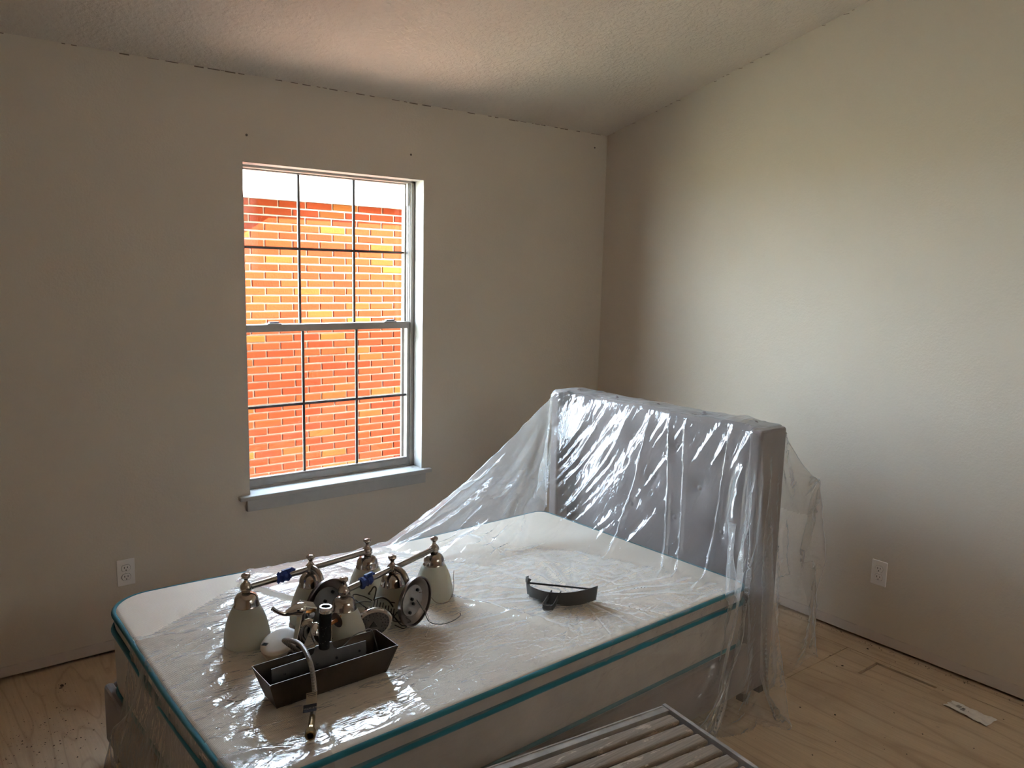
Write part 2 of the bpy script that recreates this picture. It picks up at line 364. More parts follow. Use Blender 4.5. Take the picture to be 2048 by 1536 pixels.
MB().add([(QX0,Y0-.02,QZ0),(QX1,Y0-.02,QZ0),(QX1,Y0-.02,QZ1),(QX0,Y0-.02,QZ1)],[(0,1,2,3)]).build('fill_shade', m, w2)  # drawn shade added as a broad soft fill source
# drywall returns in the recess, white paint darkened to offset the sky glare
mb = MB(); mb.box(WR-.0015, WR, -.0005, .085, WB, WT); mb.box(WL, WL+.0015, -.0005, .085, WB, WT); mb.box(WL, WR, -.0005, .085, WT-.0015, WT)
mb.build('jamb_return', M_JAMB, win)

# ------------------------------------------------------------------ outside
m, nt, b, o = nodes('lawn'); p = worldpos(nt)
nt.links.new(ramp(nt, noise(nt,p,6,6,.7), [(.3,(.40,.35,.21)),(.7,(.58,.49,.33))]), b.inputs['Base Color']); b.inputs['Roughness'].default_value=.9; bump(nt,b,noise(nt,p,60,4),.6,.02)
gr = MB().box(-40, 40, -40, 40, -.60, -.45).build('ground_outside', m); struct(gr, 'dry tan lawn outside, unseen, paled to bounce light into the room', 'lawn')  # ground tone paled so it bounces more light indoors
m, nt, b, o = nodes('bounce_gravel'); p = worldpos(nt)
nt.links.new(ramp(nt, noise(nt,p,25,5,.7), [(.3,(.56,.33,.23)),(.7,(.80,.56,.43))]), b.inputs['Base Color']); b.inputs['Roughness'].default_value=.95; bump(nt,b,noise(nt,p,50,4),.8,.02)
struct(MB().box(-3.2, 6, .22, 2.19, -.46, -.43).build('bounce_strip', m), 'unseen reddish gravel strip added between the houses to bounce light', 'gravel')  # strip added to bounce warm light up to the ceiling
fence = thing('sky_block_fence', 'unseen wooden board fence added between the houses to block sky light', 'fence', (1.75,0,-.45))  # added fence cuts sky light on the bricks, out of view
M_FEN = simple('fence_wood',(.30,.20,.13),.85)
for k in range(13): MB().box(-.01,.01,.24+k*.148,.24+k*.148+.142,.0,1.75+.01*(k%3)).build('board', M_FEN, fence)
for zz in (.3,1.4): MB().box(.01,.05,.22,2.18,zz,zz+.09).build('rail', M_FEN, fence)
house = thing('neighbor_house', 'red brick neighbouring house wall with pale mortar seen through the window', 'house', (0,0,-.45))
BY = 2.2; BT = 2.113; BX0, BX1 = -2.0, 4.6
def hb(*a): return a[0], a[1], a[2], a[3], a[4]+.45, a[5]+.45
MB().box(*hb(BX0+.012, BX1, BY+.007, BY+.25, -.45, BT)).build('mortar_wall', M_MORTAR, house)
P_X, P_Z = .213, .0578; bw, bh = .2015, .0462
vis = []; rest = []
nrow = int((BT+.45)/P_Z)
for r in range(nrow):
    zt = BT-.004-r*P_Z; zc_ = zt-bh/2
    off = (.5 if r % 2 else 0)+random.uniform(-.03,.03)
    for c in range(int((BX1-BX0)/P_X)+1):
        x0 = BX0+(c-off)*P_X; x1 = x0+bw
        x0 = max(x0, BX0); x1 = min(x1, BX1)
        if x1-x0 < .04: continue
        xc = (x0+x1)/2
        full = (x1-x0) > bw-.001
        d = max(abs(xc+.76)/.74, abs(zc_-1.05)/1.13)
        rest.append((d, xc, zc_, x1-x0, full))
rest.sort(); vis = [q for q in rest if q[4]][:300]; vs_ = set(id(q) for q in vis); rest = [q for q in rest if id(q) not in vs_]
bms = []
for k in range(5):
    mb = MB(); rr = random.Random(k); j = lambda: rr.uniform(-.0016,.0016)
    vs = [(sx*bw/2+j(), sy, sz*bh/2+j()) for sx in (-1,1) for sz in (-1,1) for sy in (0,)]
    # front face inset (worn arrises) then body
    w2, h2 = bw/2, bh/2; i_ = .003
    fr = [(-w2+i_+j(),-.0065,-h2+i_+j()),(w2-i_+j(),-.0065,-h2+i_+j()),(w2-i_+j(),-.0065,h2-i_+j()),(-w2+i_+j(),-.0065,h2-i_+j())]
    md = [(-w2+j(),-.003,-h2+j()),(w2+j(),-.003,-h2+j()),(w2+j(),-.003,h2+j()),(-w2+j(),-.003,h2+j())]
    bk = [(x,.05,z) for x,_,z in md]
    mb.add(fr+md+bk, [(0,1,2,3)]+[(i,(i+1)%4,4+(i+1)%4,4+i)[::-1] for i in range(4)]+[(4+i,4+(i+1)%4,8+(i+1)%4,8+i)[::-1] for i in range(4)]+[(11,10,9,8)])
    ob = mb.build('brick', M_BRICK, house); bms.append(ob.data); bpy.data.objects.remove(ob)
for d, x, z, w, fl in vis:
    o_ = bpy.data.objects.new('brick', random.choice(bms)); COL.objects.link(o_); o_.parent = house; o_.location = (x, BY, z+.45); o_.rotation_euler = (0, random.uniform(-.004,.004), 0)
mb = MB()
for d, x, z, w, fl in rest: mb.box(*hb(x-w/2, x+w/2, BY-.005, BY+.03, z-bh/2, z+bh/2))
bf = mb.build('brick_field', M_BRICKF, house); bf['kind'] = 'stuff'
M_SOFF = simple('white_soffit', (.82,.81,.80), .6, vary=.03)
MB().box(*hb(-1.02, BX1, BY-.075, BY+.2, BT, BT+.16)).build('frieze_board', M_SOFF, house)
MB().box(*hb(BX0-.35, -1.02, BY-.42, BY+.2, BT, BT+.03)).build('soffit', M_SOFF, house)
MB().box(*hb(BX0-.35, -1.02, BY-.44, BY-.42, BT-.02, BT+.15)).build('fascia', M_SOFF, house)
rf = MB().add([(BX0-.4,BY-.46,BT+.58),(BX1+.3,BY-.46,BT+.58),(BX1+.3,BY+5,BT+2.6),(BX0-.4,BY+5,BT+2.6),(BX0-.4,BY-.46,BT+.62),(BX1+.3,BY-.46,BT+.62),(BX1+.3,BY+5,BT+2.64),(BX0-.4,BY+5,BT+2.64)],[(3,2,1,0),(4,5,6,7),(0,1,5,4),(1,2,6,5),(2,3,7,6),(3,0,4,7)])
# narrow eave on the right part, so the roof sheet starts further back there
rf = MB().add([(BX0-.4,BY+.0,BT+.62),(BX1+.3,BY+.0,BT+.62),(BX1+.3,BY+5,BT+2.4),(BX0-.4,BY+5,BT+2.4),(BX0-.4,BY,BT+.66),(BX1+.3,BY,BT+.66),(BX1+.3,BY+5,BT+2.44),(BX0-.4,BY+5,BT+2.44)],[(3,2,1,0),(4,5,6,7),(0,1,5,4),(1,2,6,5),(2,3,7,6),(3,0,4,7)]).build('roof', simple('roof_shingles',(.12,.11,.10),.9), house)
MB().box(*hb(BX0, BX0+.2, BY+.25, BY+5, -.45, BT)).build('return_wall', M_BRICKF, house)

# ------------------------------------------------------------------ wall outlets
def outlet(label, loc, rz):
    t = thing('wall_outlet', label, 'outlet', loc, rz, 'duplex wall outlets')
    pl = MB().box(-.035,.035,-.006,0,-.057,.057).build('cover_plate', M_OUT, t, bevel=.003, seg=3)
    for s in (-1, 1):
        pts = []
        for k in range(28):
            a = 2*math.pi*k/28; pts.append((.0172*math.cos(a), max(-.0135, min(.0135, .0172*math.sin(a)))))
        rec = MB().prism(pts, 0, .0022, T(0,-.006,s*.0195,rx=math.pi/2)).build('receptacle', M_OUT, t, bevel=.0006)
        ring = MB(); 
        ring.tube([(x*1.03, -.0061, s*.0195+y*1.03) for x,y in pts], .0005, 5, closed=True).build('reveal_gap', M_SLOT, rec)
        for x, hh in ((-.0064,.0042),(.0064,.0033)): MB().box(x-.0012,x+.0012,-.0086,-.0078,s*.0195+.003-hh,s*.0195+.003+hh).build('slot', M_SLOT, rec)
        MB().lathe([(0,0),(.0024,0),(.0024,.0008),(0,.0008)],12,T(0,-.0078,s*.0195-.0085,rx=math.pi/2)).build('ground_slot', M_SLOT, rec)
    MB().lathe([(0,0),(.003,0),(.0026,.001),(0,.0012)],12,T(0,-.006,0,rx=math.pi/2)).build('screw', M_OUT, t, smooth=40)
M_OUT = simple('outlet_white', (.86,.82,.79), .35, vary=.02); M_SLOT = simple('outlet_slot', (.02,.015,.015), .8)
outlet('white duplex outlet on the window wall left of the bed', (-2.7221,0,.3462), 0)
outlet('white duplex outlet on the bare wall right of the headboard', (0,-1.8518,.3381), -math.pi/2)
# bed-local frame: x toward head (wing front at 0), y toward far wall, z up
MX0,MX1,MY0,MY1=-1.97,-.03,0.0,1.15
HB_T,HB_W,HB_Z,PANEL_X,WING=.17,1.14,1.08,.085,.055
def sstep(t):
    t=np.clip(t,0,1); return t*t*(3-2*t)
def mattress_top(x,y):
    u=np.clip(-x/1.97,0,1); v=np.clip(y/1.15,0,1)
    return .497+.045*sstep((v-.35)/.65)*sstep((u-.3)/.7)+.005*(1-(2*u-1)**4)*(1-(2*v-1)**4)
def smooth_noise(n,m,cells,rng):
    ca,cb=cells
    g=rng.standard_normal((ca+3,cb+3))
    ia=np.linspace(0,ca,n); ib=np.linspace(0,cb,m)
    def w(t):
        i=t.astype(int); f=t-i
        return i,f*f*(3-2*f)
    i,f=w(ia); j,h=w(ib)
    A=g[i][:,j]; B=g[i+1][:,j]; C=g[i][:,j+1]; D=g[i+1][:,j+1]
    f=f[:,None]; h=h[None]
    return A*(1-f)*(1-h)+B*f*(1-h)+C*(1-f)*h+D*f*h
_TAB=np.random.default_rng(9).random((16,64,64))
def vnoise(x,y,k):
    i=np.floor(x).astype(int); j=np.floor(y).astype(int); f=x-i; g=y-j
    f=f*f*(3-2*f); g=g*g*(3-2*g); t=_TAB[k%16]
    i0,i1,j0,j1=i%64,(i+1)%64,j%64,(j+1)%64
    return (t[i0,j0]*(1-f)+t[i1,j0]*f)*(1-g)+(t[i0,j1]*(1-f)+t[i1,j1]*f)*g
def ridge(n): return 1-np.abs(2*n-1)
A0,A1=-.64,3.152      # along the sheet: behind the headboard .. past the foot
B0,B1=-.576,2.208      # across: beyond the far edge .. near side to the floor
def sheet_valid(a,b,mg=0.0):
    # far edge of the sheet: hangs over by the headboard, creeps inward towards the foot
    far=np.interp(a,[-.6,.3,1.0,1.5,1.75,1.95,2.28,2.75,3.2],[-.40,-.45,-.33,-.20,-.06,.10,.30,.16,.04])
    near=np.interp(a,[-.6,-.17,.25,.7,1.0,3.2],[2.05,2.08,2.10,1.85,1.72,1.70])
    foot=np.interp(b,[.3,.6,1.2,2.1],[3.06,3.0,2.92,2.86])
    rear=np.interp(b,[-.5,.2,.9,1.3,2.1],[-.36,-.34,-.40,-.52,-.50])
    return (b>far-mg)&(b<near+mg)&(a<foot+mg)&(a>rear-mg)
PINS=[((2.90,.10),(-2.10,1.05,.04)),((2.90,.62),(-2.13,.58,.02)),((2.60,.36),(-2.05,.82,.28)),((-.37,1.37),(.375,-.035,.86)),((-.40,1.72),(.37,-.05,.52)),((-.38,1.95),(.32,-.07,.25))]
def contact(vc):
    return .09+.86*sstep((vc-.62)/.50)+.05*sstep((.25-vc)/.25)
def pinned(a,b,P=None):
    v=1.15-b; c=contact(np.clip(v,0,1.15)); L=np.hypot(c,HB_Z+.006-.51)
    k=(a<-.008)&(a>-.16)&(b>.03)&(b<1.12)
    k|=(v>.90)&(v<1.14)&(a>L+.03)&(a<L+.30)          # sheet held taut on the far side of the mattress
    t=a/L; q=(t>.04)&(t<.97)&(np.abs(b-.025)<.013); k|=q   # ... and along the ridge from the headboard corner down to it
    if P is not None:
        P[q,0]=-.95*t[q]; P[q,1]=1.122+.03*t[q]-(b[q]-.025); P[q,2]=1.086-.585*t[q]-.05*np.sin(np.pi*t[q])
    tt=np.linspace(0,1,60); C=np.stack([-.55*tt**1.9,1.12-.30*tt**1.4,1.086-.572*tt**.85],-1)   # crest of the tent sweeping out over the bed
    ss=np.concatenate([[0],np.cumsum(np.linalg.norm(np.diff(C,axis=0),axis=1))]); be=.37
    sa=a*np.cos(be)+(b-.03)*np.sin(be); sb=-a*np.sin(be)+(b-.03)*np.cos(be)
    q=(sa>.03)&(sa<ss[-1]*.96)&(np.abs(sb)<.013); k|=q
    if P is not None:
        for i in range(3): P[q,i]=np.interp(sa[q],ss,C[:,i])
    for (pa,pb),pos in PINS:
        q=np.hypot(a-pa,b-pb)<.016
        k|=q
        if P is not None: P[q]=pos
    return k
def initial(a,b):
    v=1.15-b                                   # local y; b=0 far edge
    vc=np.clip(v,0,1.15)
    c=contact(vc)
    ztop=HB_Z+.006
    L=np.hypot(c,ztop-.51)
    x=np.zeros_like(a); z=np.zeros_like(a)
    top=(a<0)&(a>=-HB_T); beh=a<-HB_T
    x[top]=-a[top]; z[top]=ztop
    x[beh]=HB_T+.02+.25*(-a[beh]-HB_T); z[beh]=ztop-.95*(-a[beh]-HB_T)
    dn=(a>=0)&(a<L); t=a/L
    x[dn]=(-c*t)[dn]; z[dn]=(ztop+(.51-ztop)*t)[dn]
    fl=(a>=L); xx=-c-(a-L)
    zz=mattress_top(xx,vc)+.008
    x[fl]=xx[fl]; z[fl]=zz[fl]
    ft=fl&(xx<MX0-.02); ex=(MX0-.02)-xx
    x[ft]=(MX0-.02-.22*ex)[ft]; z[ft]=(zz-.93*ex)[ft]
    y=vc.copy()
    over=np.where(v<0,-v,np.where(v>1.15,v-1.15,0)); sg=np.sign(v-.5)
    y=y+sg*over*.18; z=z-over*.96
    return np.stack([x,y,z],-1)
BOXES=[ # xmin,xmax,ymin,ymax,zmax
 (0,HB_T,0,WING,HB_Z),(0,HB_T,HB_W-WING,HB_W,HB_Z),(PANEL_X,HB_T,0,HB_W,HB_Z),
 (-1.99,0,-.012,1.16,.25)]
def collide(P,m=.005):
    x,y,z=P[...,0],P[...,1],P[...,2]
    hit=np.zeros(x.shape,bool)
    # mattress as rounded slab with height field
    zt=mattress_top(x,y)
    r=.03
    inside=(x>MX0-m)&(x<MX1+m)&(y>MY0-m)&(y<MY1+m)&(z<zt+m)
    if inside.any():
        i=np.nonzero(inside)
        d=np.stack([x[i]-(MX0-m),(MX1+m)-x[i],y[i]-(MY0-m),(MY1+m)-y[i],(zt+m)[i]-z[i]],0)
        k=d.argmin(0); dd=d.min(0)
        x[i]+=np.where(k==0,-dd,np.where(k==1,dd,0)); y[i]+=np.where(k==2,-dd,np.where(k==3,dd,0)); z[i]+=np.where(k==4,dd,0)
        hit[i]=(k==4)
    for (a,b,c,d_,h) in BOXES:
        ins=(x>a-m)&(x<b+m)&(y>c-m)&(y<d_+m)&(z<h+m)
        if not ins.any(): continue
        i=np.nonzero(ins)
        d=np.stack([x[i]-(a-m),(b+m)-x[i],y[i]-(c-m),(d_+m)-y[i],(h+m)-z[i]],0)
        k=d.argmin(0); dd=d.min(0)
        x[i]+=np.where(k==0,-dd,np.where(k==1,dd,0)); y[i]+=np.where(k==2,-dd,np.where(k==3,dd,0)); z[i]+=np.where(k==4,dd,0)
        hit[i]|=(k==4)
    lo=z<.006
    z[lo]=.006; hit|=lo
    return hit
def project(P,W,V,sl1,sl2,L,k,comp=1.0):
    p,q=P[sl1],P[sl2]; w1,w2=W[sl1],W[sl2]
    d=q-p; n=np.sqrt((d*d).sum(-1))+1e-9
    s=np.where(V[sl1]&V[sl2],w1+w2,0); inv=np.where(s>0,1/np.maximum(s,1e-9),0)
    e=(n-L)/n
    e=np.where(e<0,e*comp,e)*k*inv
    c=d*e[...,None]
    p+=c*w1[...,None]; q-=c*w2[...,None]
def relax(P,V,pin,h,steps,iters,g,bend,rng,fric=.85,damp=.97):
    W=(V&~pin).astype(float)
    prev=P.copy(); hit=np.zeros(V.shape,bool)
    S=slice
    st=[]
    for o in (0,1):
        st.append(((S(o,-1,2),S(None)),(S(o+1,None,2),S(None)),h))
        st.append(((S(None),S(o,-1,2)),(S(None),S(o+1,None,2)),h))
    sh=[]
    for o in (0,1):
        sh.append(((S(o,-1,2),S(0,-1)),(S(o+1,None,2),S(1,None)),h*2**.5))
        sh.append(((S(o,-1,2),S(1,None)),(S(o+1,None,2),S(0,-1)),h*2**.5))
    def fix(pair,n0,n1):
        (a0,a1),(b0,b1),L=pair
        i=np.arange(n0)[a0],np.arange(n0)[b0]; j=np.arange(n1)[a1],np.arange(n1)[b1]
        ln=min(len(i[0]),len(i[1])); lm=min(len(j[0]),len(j[1]))
        def sl(ix,l): return S(ix[0],ix[l-1]+1,(ix[1]-ix[0]) if l>1 else 1)
        return (sl(i[0],ln),sl(j[0],lm)),(sl(i[1],ln),sl(j[1],lm)),L
    n0,n1=V.shape
    st=[fix(p,n0,n1) for p in st]; sh=[fix(p,n0,n1) for p in sh]
    bd=[]
    for o in range(4):
        bd.append(fix(((S(o,-2,4),S(None)),(S(o+2,None,4),S(None)),2*h),n0,n1))
        bd.append(fix(((S(None),S(o,-2,4)),(S(None),S(o+2,None,4)),2*h),n0,n1))
    for s in range(steps):
        vel=(P-prev)*damp
        vel[hit]*=(1-fric)
        prev=P.copy()
        P=P+vel*W[...,None]; P[...,2]-=g*W
        for it in range(iters):
            for a,b,L in st: project(P,W,V,a,b,L,1.0)
            for a,b,L in sh: project(P,W,V,a,b,L,.5,.5)
            if bend>0 and it%2==0:
                for a,b,L in bd: project(P,W,V,a,b,L,bend)
            if it==iters-1 or it%3==2: hit=collide(P)
    return P
def up2(P):
    n,m=P.shape[:2]
    Q=np.zeros((2*n-1,2*m-1,3))
    Q[::2,::2]=P; Q[1::2,::2]=(P[:-1]+P[1:])/2
    Q[:,1::2]=(Q[:,:-1:2]+Q[:,2::2])/2
    return Q
def make_sheet(h=.024,log=False):
    rng=np.random.default_rng(5)
    n=int(round((A1-A0)/h))+1; m=int(round((B1-B0)/h))+1
    a,b=np.meshgrid(A0+h*np.arange(n),B0+h*np.arange(m),indexing='ij')
    V=sheet_valid(a,b,.06)
    P=initial(a,b)
    P+=.010*np.stack([smooth_noise(n,m,(40,30),rng) for _ in range(3)],-1)
    t0=time.time()
    P=relax(P,V,pinned(a,b,P),h,140,8,.0006,.03,rng)
    if log: print('coarse',P.shape,time.time()-t0)
    h2=h/2
    P=up2(P); n,m=P.shape[:2]
    a,b=np.meshgrid(A0+h2*np.arange(n),B0+h2*np.arange(m),indexing='ij')
    V=sheet_valid(a,b,.03)
    P+=.0025*np.stack([smooth_noise(n,m,(130,100),rng) for _ in range(3)],-1)
    P=relax(P,V,pinned(a,b),h2,24,6,.0002,.02,rng)
    if log: print('fine',P.shape,time.time()-t0)
    for _ in range(4):                                 # take the grid-scale kinks out of buckled folds
        Q=P.copy(); Q[1:-1,1:-1]=(P[:-2,1:-1]+P[2:,1:-1]+P[1:-1,:-2]+P[1:-1,2:])/4
        kk=V.copy(); kk[1:-1,1:-1]&=V[:-2,1:-1]&V[2:,1:-1]&V[1:-1,:-2]&V[1:-1,2:]
        P=np.where(kk[...,None],P*.4+Q*.6,P)
    collide(P)
    P=up2(P); n,m=P.shape[:2]; h3=h2/2
    a,b=np.meshgrid(A0+h3*np.arange(n),B0+h3*np.arange(m),indexing='ij')
    V=sheet_valid(a,b)
    Nn=np.cross(np.gradient(P,axis=0),np.gradient(P,axis=1)); Nn/=np.linalg.norm(Nn,axis=-1,keepdims=True)+1e-9
    flat=(P[...,2]<.60)&(P[...,2]>.48)&(np.abs(Nn[...,2])>.8)
    sg=np.where(Nn[...,2:3]<0,-1,1); Nn=Nn*sg
    Nn=np.where((P[...,2]<.48)[...,None]&(Nn[...,1:2]>0)&(P[...,1:2]<.3),-Nn,Nn)
    w=vnoise(a*1.7,b*1.7,1)-.5
    st=ridge(vnoise(a*2.0+w,(b+.22*a+.16*w)*19,2))**3*sstep((vnoise(a*3,b*5,3)-.30)*4)
    st2=ridge(vnoise(a*3.5,(b-.45*a+.2*w)*31,4))**3*sstep((vnoise(a*2.2,b*4,5)-.42)*5)
    cr=ridge(vnoise(a*7+2*w,b*8,6))**3*sstep((vnoise(a*2.6,b*2.6,7)-.35)*4)
    cr2=ridge(vnoise(a*17,b*19+w,8))**2*sstep((vnoise(a*4,b*4,9)-.45)*5)
    sx_,sy_=a-1.02,b-.88; rad=np.hypot(sx_,sy_); ang=np.arctan2(sy_,sx_)          # folds fan out from the scoop
    fan=ridge(vnoise(ang*6.5,rad*1.2,10))**4*np.exp(-((rad-.22)/.22)**2)
    d=.0036*st+.0024*st2+.0042*cr+.0016*cr2+.0060*fan
    ap=np.arctan2(b-.02,np.maximum(a,.01)); ra=np.hypot(a,b-.02)                  # tent folds radiate from the headboard corner
    tm=sstep((ra-.06)/.12)*sstep((1.12-ra)/.2)*sstep((b-.03)/.05)*sstep((.48-ap)/.10)*(a>0)
    d=d*(1-.5*tm)+tm*(.080*ra*ridge(vnoise(ap*19+2*w,ra*2.2,12))**1.1+.022*ra*ridge(vnoise(ap*38+w,ra*4.5,13))**1.5+.004*ridge(vnoise(a*26,b*34+a*9,14))**2+.004*cr2)
    hb=sstep(a/.06)*sstep((.62-a)/.15)*sstep((b-.16)/.1)*sstep((1.22-b)/.1)        # slanting folds in front of the headboard
    q1=(b+.42*a+.10*w)
    d=d+hb*(.011*ridge(vnoise(q1*11,a*1.6,15))**1.7*sstep((vnoise(b*4+3,a*3,0)-.28)*4)+.006*ridge(vnoise(q1*27,a*3.5,3))**2)
    for b0,b1 in ((.62,.70),(.72,.94),(.80,1.0),(1.02,1.10)):                      # long crisp folds on the near half
        d=d+.016*np.exp(-((b-b0-(b1-b0)*a/.58)/.0065)**2)*sstep(a/.05)*sstep((.66-a)/.08)
    hang=(b>1.2)|(a>2.75)
    d=d+np.where(hang,.016*(vnoise(a*7.0,b*.9,11)-.5)*sstep((b-1.2)/.3)+.010*(vnoise(b*9.0,a*.9,12)-.5)*sstep((a-2.75)/.2),0)
    P=P+Nn*d[...,None]; P[...,2]=np.maximum(P[...,2],.003)
    return P,V,a,b
# ------------------------------------------------------------------ bed
BED = (-.925, -1.823, 0); BROT = math.radians(2.3)
bed = thing('bed', 'grey upholstered bed with a tufted wingback headboard under the plastic sheet', 'bed', BED, BROT)
def fabric(name, c, sc=260, k=.25):
    m, nt, b, o = nodes(name); v = coords(nt)
    n1 = noise(nt, v, 5, 3); n2 = noise(nt, v, sc, 2)
    nt.links.new(ramp(nt, n1, [(.3, tuple(x*.86 for x in c)), (.7, tuple(x*1.1 for x in c))]), b.inputs['Base Color'])
    b.inputs['Roughness'].default_value = .9; b.inputs['Specular IOR Level'].default_value = .2
    b.inputs['Sheen Weight'].default_value = .25
    bump(nt, b, n2, k, .002); return m
M_UPH = fabric('grey_velvet', (.25,.215,.215))
# tufted panel: diamond grid of buttons
btn = []
for r in range(4):
    zz = .62+.155*r; n = 4 if r % 2 == 0 else 5
    for k in range(n):
        yy = .57+(k-(n-1)/2)*.24
        if .08 < yy < 1.06: btn.append((yy, zz))
btn_a = np.array(btn)
def tuft(y, z):
    d = np.hypot(btn_a[:,0]-y, btn_a[:,1]-z); return -.022*math.exp(-(d.min()/.035)**1.3) + .010
NU, NV = 90, 64
mb = MB(); mb.grid(lambda s, t: (PANEL_X-tuft(WING+s*(HB_W-2*WING), .30+t*(HB_Z-.33))*min(1, 12*t, 12*(1-t)), WING+s*(HB_W-2*WING), .30+t*(HB_Z-.33)), NU, NV)
mb.box(PANEL_X+.006, HB_T, WING, HB_W-WING, .22, HB_Z-.001)
hp = mb.build('headboard_panel', M_UPH, bed, smooth=50)
for yy, zz in btn: MB().lathe([(0,0),(.010,.001),(.012,.004),(.008,.009),(0,.010)], 14, T(PANEL_X+.013,yy,zz,ry=-math.pi/2)).build('button', M_UPH, hp, smooth=60)
for y0 in (0, HB_W-WING):
    w = MB().box(0, HB_T, y0, y0+WING, .035, HB_Z).build('wing', M_UPH, bed, bevel=.012, seg=3)
    for xx in (.012, HB_T-.045): MB().box(xx, xx+.03, y0+.012, y0+WING-.012, 0, .036).build('foot', M_BLACK, w)
for y0 in (-.010, 1.128):
    MB().box(-1.96, 0, y0, y0+.030, .06, .252).build('side_rail', M_UPH, bed, bevel=.012, seg=3)
fb = MB().box(-1.988, -1.955, -.010, 1.158, .05, .252).build('foot_rail', M_UPH, bed, bevel=.014, seg=3)
for yy in (.02, 1.08): MB().box(-1.975, -1.935, yy, yy+.045, 0, .06).build('leg', M_BLACK, bed)
MB().box(-1.955, 0, .021, 1.127, .16, .20).build('slat_base', M_DARK, bed)

# ------------------------------------------------------------------ mattress
mat_ = thing('mattress', 'cream knit mattress with teal piping on the grey bed', 'mattress', BED, BROT)
def rrect(r_head=.05, r_foot=.13, inset=0.0, n=10):
    x0, x1, y0, y1 = MX0+inset, MX1-inset, MY0+inset, MY1-inset; out = []
    for cx, cy, r, a0 in ((x1-r_head, y0+r_head, r_head, -90), (x1-r_head, y1-r_head, r_head, 0), (x0+r_foot, y1-r_foot, r_foot, 90), (x0+r_foot, y0+r_foot, r_foot, 180)):
        r2 = max(r, .005)
        for k in range(n+1):
            a = math.radians(a0+90*k/n); out.append((cx+r2*math.cos(a), cy+r2*math.sin(a)))
    dense = []
    for i in range(len(out)):
        p, q = Vector(out[i]), Vector(out[(i+1) % len(out)]); k = max(1, int((q-p).length/.06))
        for j in range(k): dense.append(tuple(p.lerp(q, j/k)))
    return dense
loop = rrect(); NL = len(loop); MT = lambda x, y: float(mattress_top(np.array(x), np.array(y)))
def ring_at(dz, out, base=None):
    c = Vector(((MX0+MX1)/2, (MY0+MY1)/2)); vs = []
    for i, (x, y) in enumerate(loop):
        p = Vector(loop[i-1]); q = Vector(loop[(i+1) % NL]); t = (q-p).normalized(); nrm = Vector((t.y, -t.x))
        X, Y = x+nrm.x*out, y+nrm.y*out
        vs.append((X, Y, (MT(x,y)+dz) if base is None else base))
    return vs
def strip(rings):
    vs = []; fs = []
    for r in rings: vs += r
    for k in range(len(rings)-1):
        for i in range(NL): fs.append((k*NL+i, k*NL+(i+1)%NL, (k+1)*NL+(i+1)%NL, (k+1)*NL+i))
    return vs, fs
M_TICK = fabric('mattress_ticking', (.50,.45,.41), 400, .15)
def knit():
    m, nt, b, o = nodes('cream_knit'); v = coords(nt)
    wv = N(nt, 'ShaderNodeTexWave', Scale=95.0, Distortion=1.5, Detail=1.0); nt.links.new(v, wv.inputs[0])
    nt.links.new(ramp(nt, noise(nt,v,4,3), [(.3,(.85,.745,.62)),(.7,(.92,.82,.70))]), b.inputs['Base Color']); b.inputs['Roughness'].default_value=.9
    bump(nt, b, wv.outputs['Fac'], .25, .002); return m
M_KNIT = knit()
# side wall
mb = MB(); mb.add(*strip([ring_at(0,-.05,.203), ring_at(0,-.02,.215), ring_at(0,-.004,.255), ring_at(0,.004,.30), ring_at(-.07,.006), ring_at(-.055,.0), ring_at(-.03,.004), ring_at(-.006,.0)]))
mb.f.append(tuple(range(NL)))
mb.build('side_band', M_TICK, mat_, smooth=60)
# top panel
rings = []
cx, cy = (MX0+MX1)/2, (MY0+MY1)/2
vs = []; fs = []; sc = [1.0, .995, .985, .96, .9, .8, .65, .45, .25]
for k, s in enumerate(sc):
    for x, y in loop:
        X, Y = cx+(x-cx)*s, cy+(y-cy)*s; vs.append((X, Y, MT(X,Y)-(.006,.001,0,0,0,0,0,0,0)[k]))
n0 = len(vs); vs.append((cx,cy,MT(cx,cy)))
for k in range(len(sc)-1):
    for i in range(NL): fs.append((k*NL+i, k*NL+(i+1)%NL, (k+1)*NL+(i+1)%NL, (k+1)*NL+i))
for i in range(NL): fs.append(((len(sc)-1)*NL+i, (len(sc)-1)*NL+(i+1)%NL, n0))
MB().add(vs, fs).build('top_panel', M_KNIT, mat_, smooth=60)
M_TEAL = fabric('teal_piping', (.022,.165,.215), 300, .2)
for dz, out, r, nm in ((-.008,.003,.0085,'top_piping'), (-.062,.004,.010,'lower_piping')):
    MB().tube(ring_at(dz,out), r, 8, closed=True).build(nm, M_TEAL, mat_, smooth=80)
MB().tube(ring_at(0,.001,.268), .007, 8, closed=True).build('bottom_piping', M_TEAL, mat_, smooth=80)

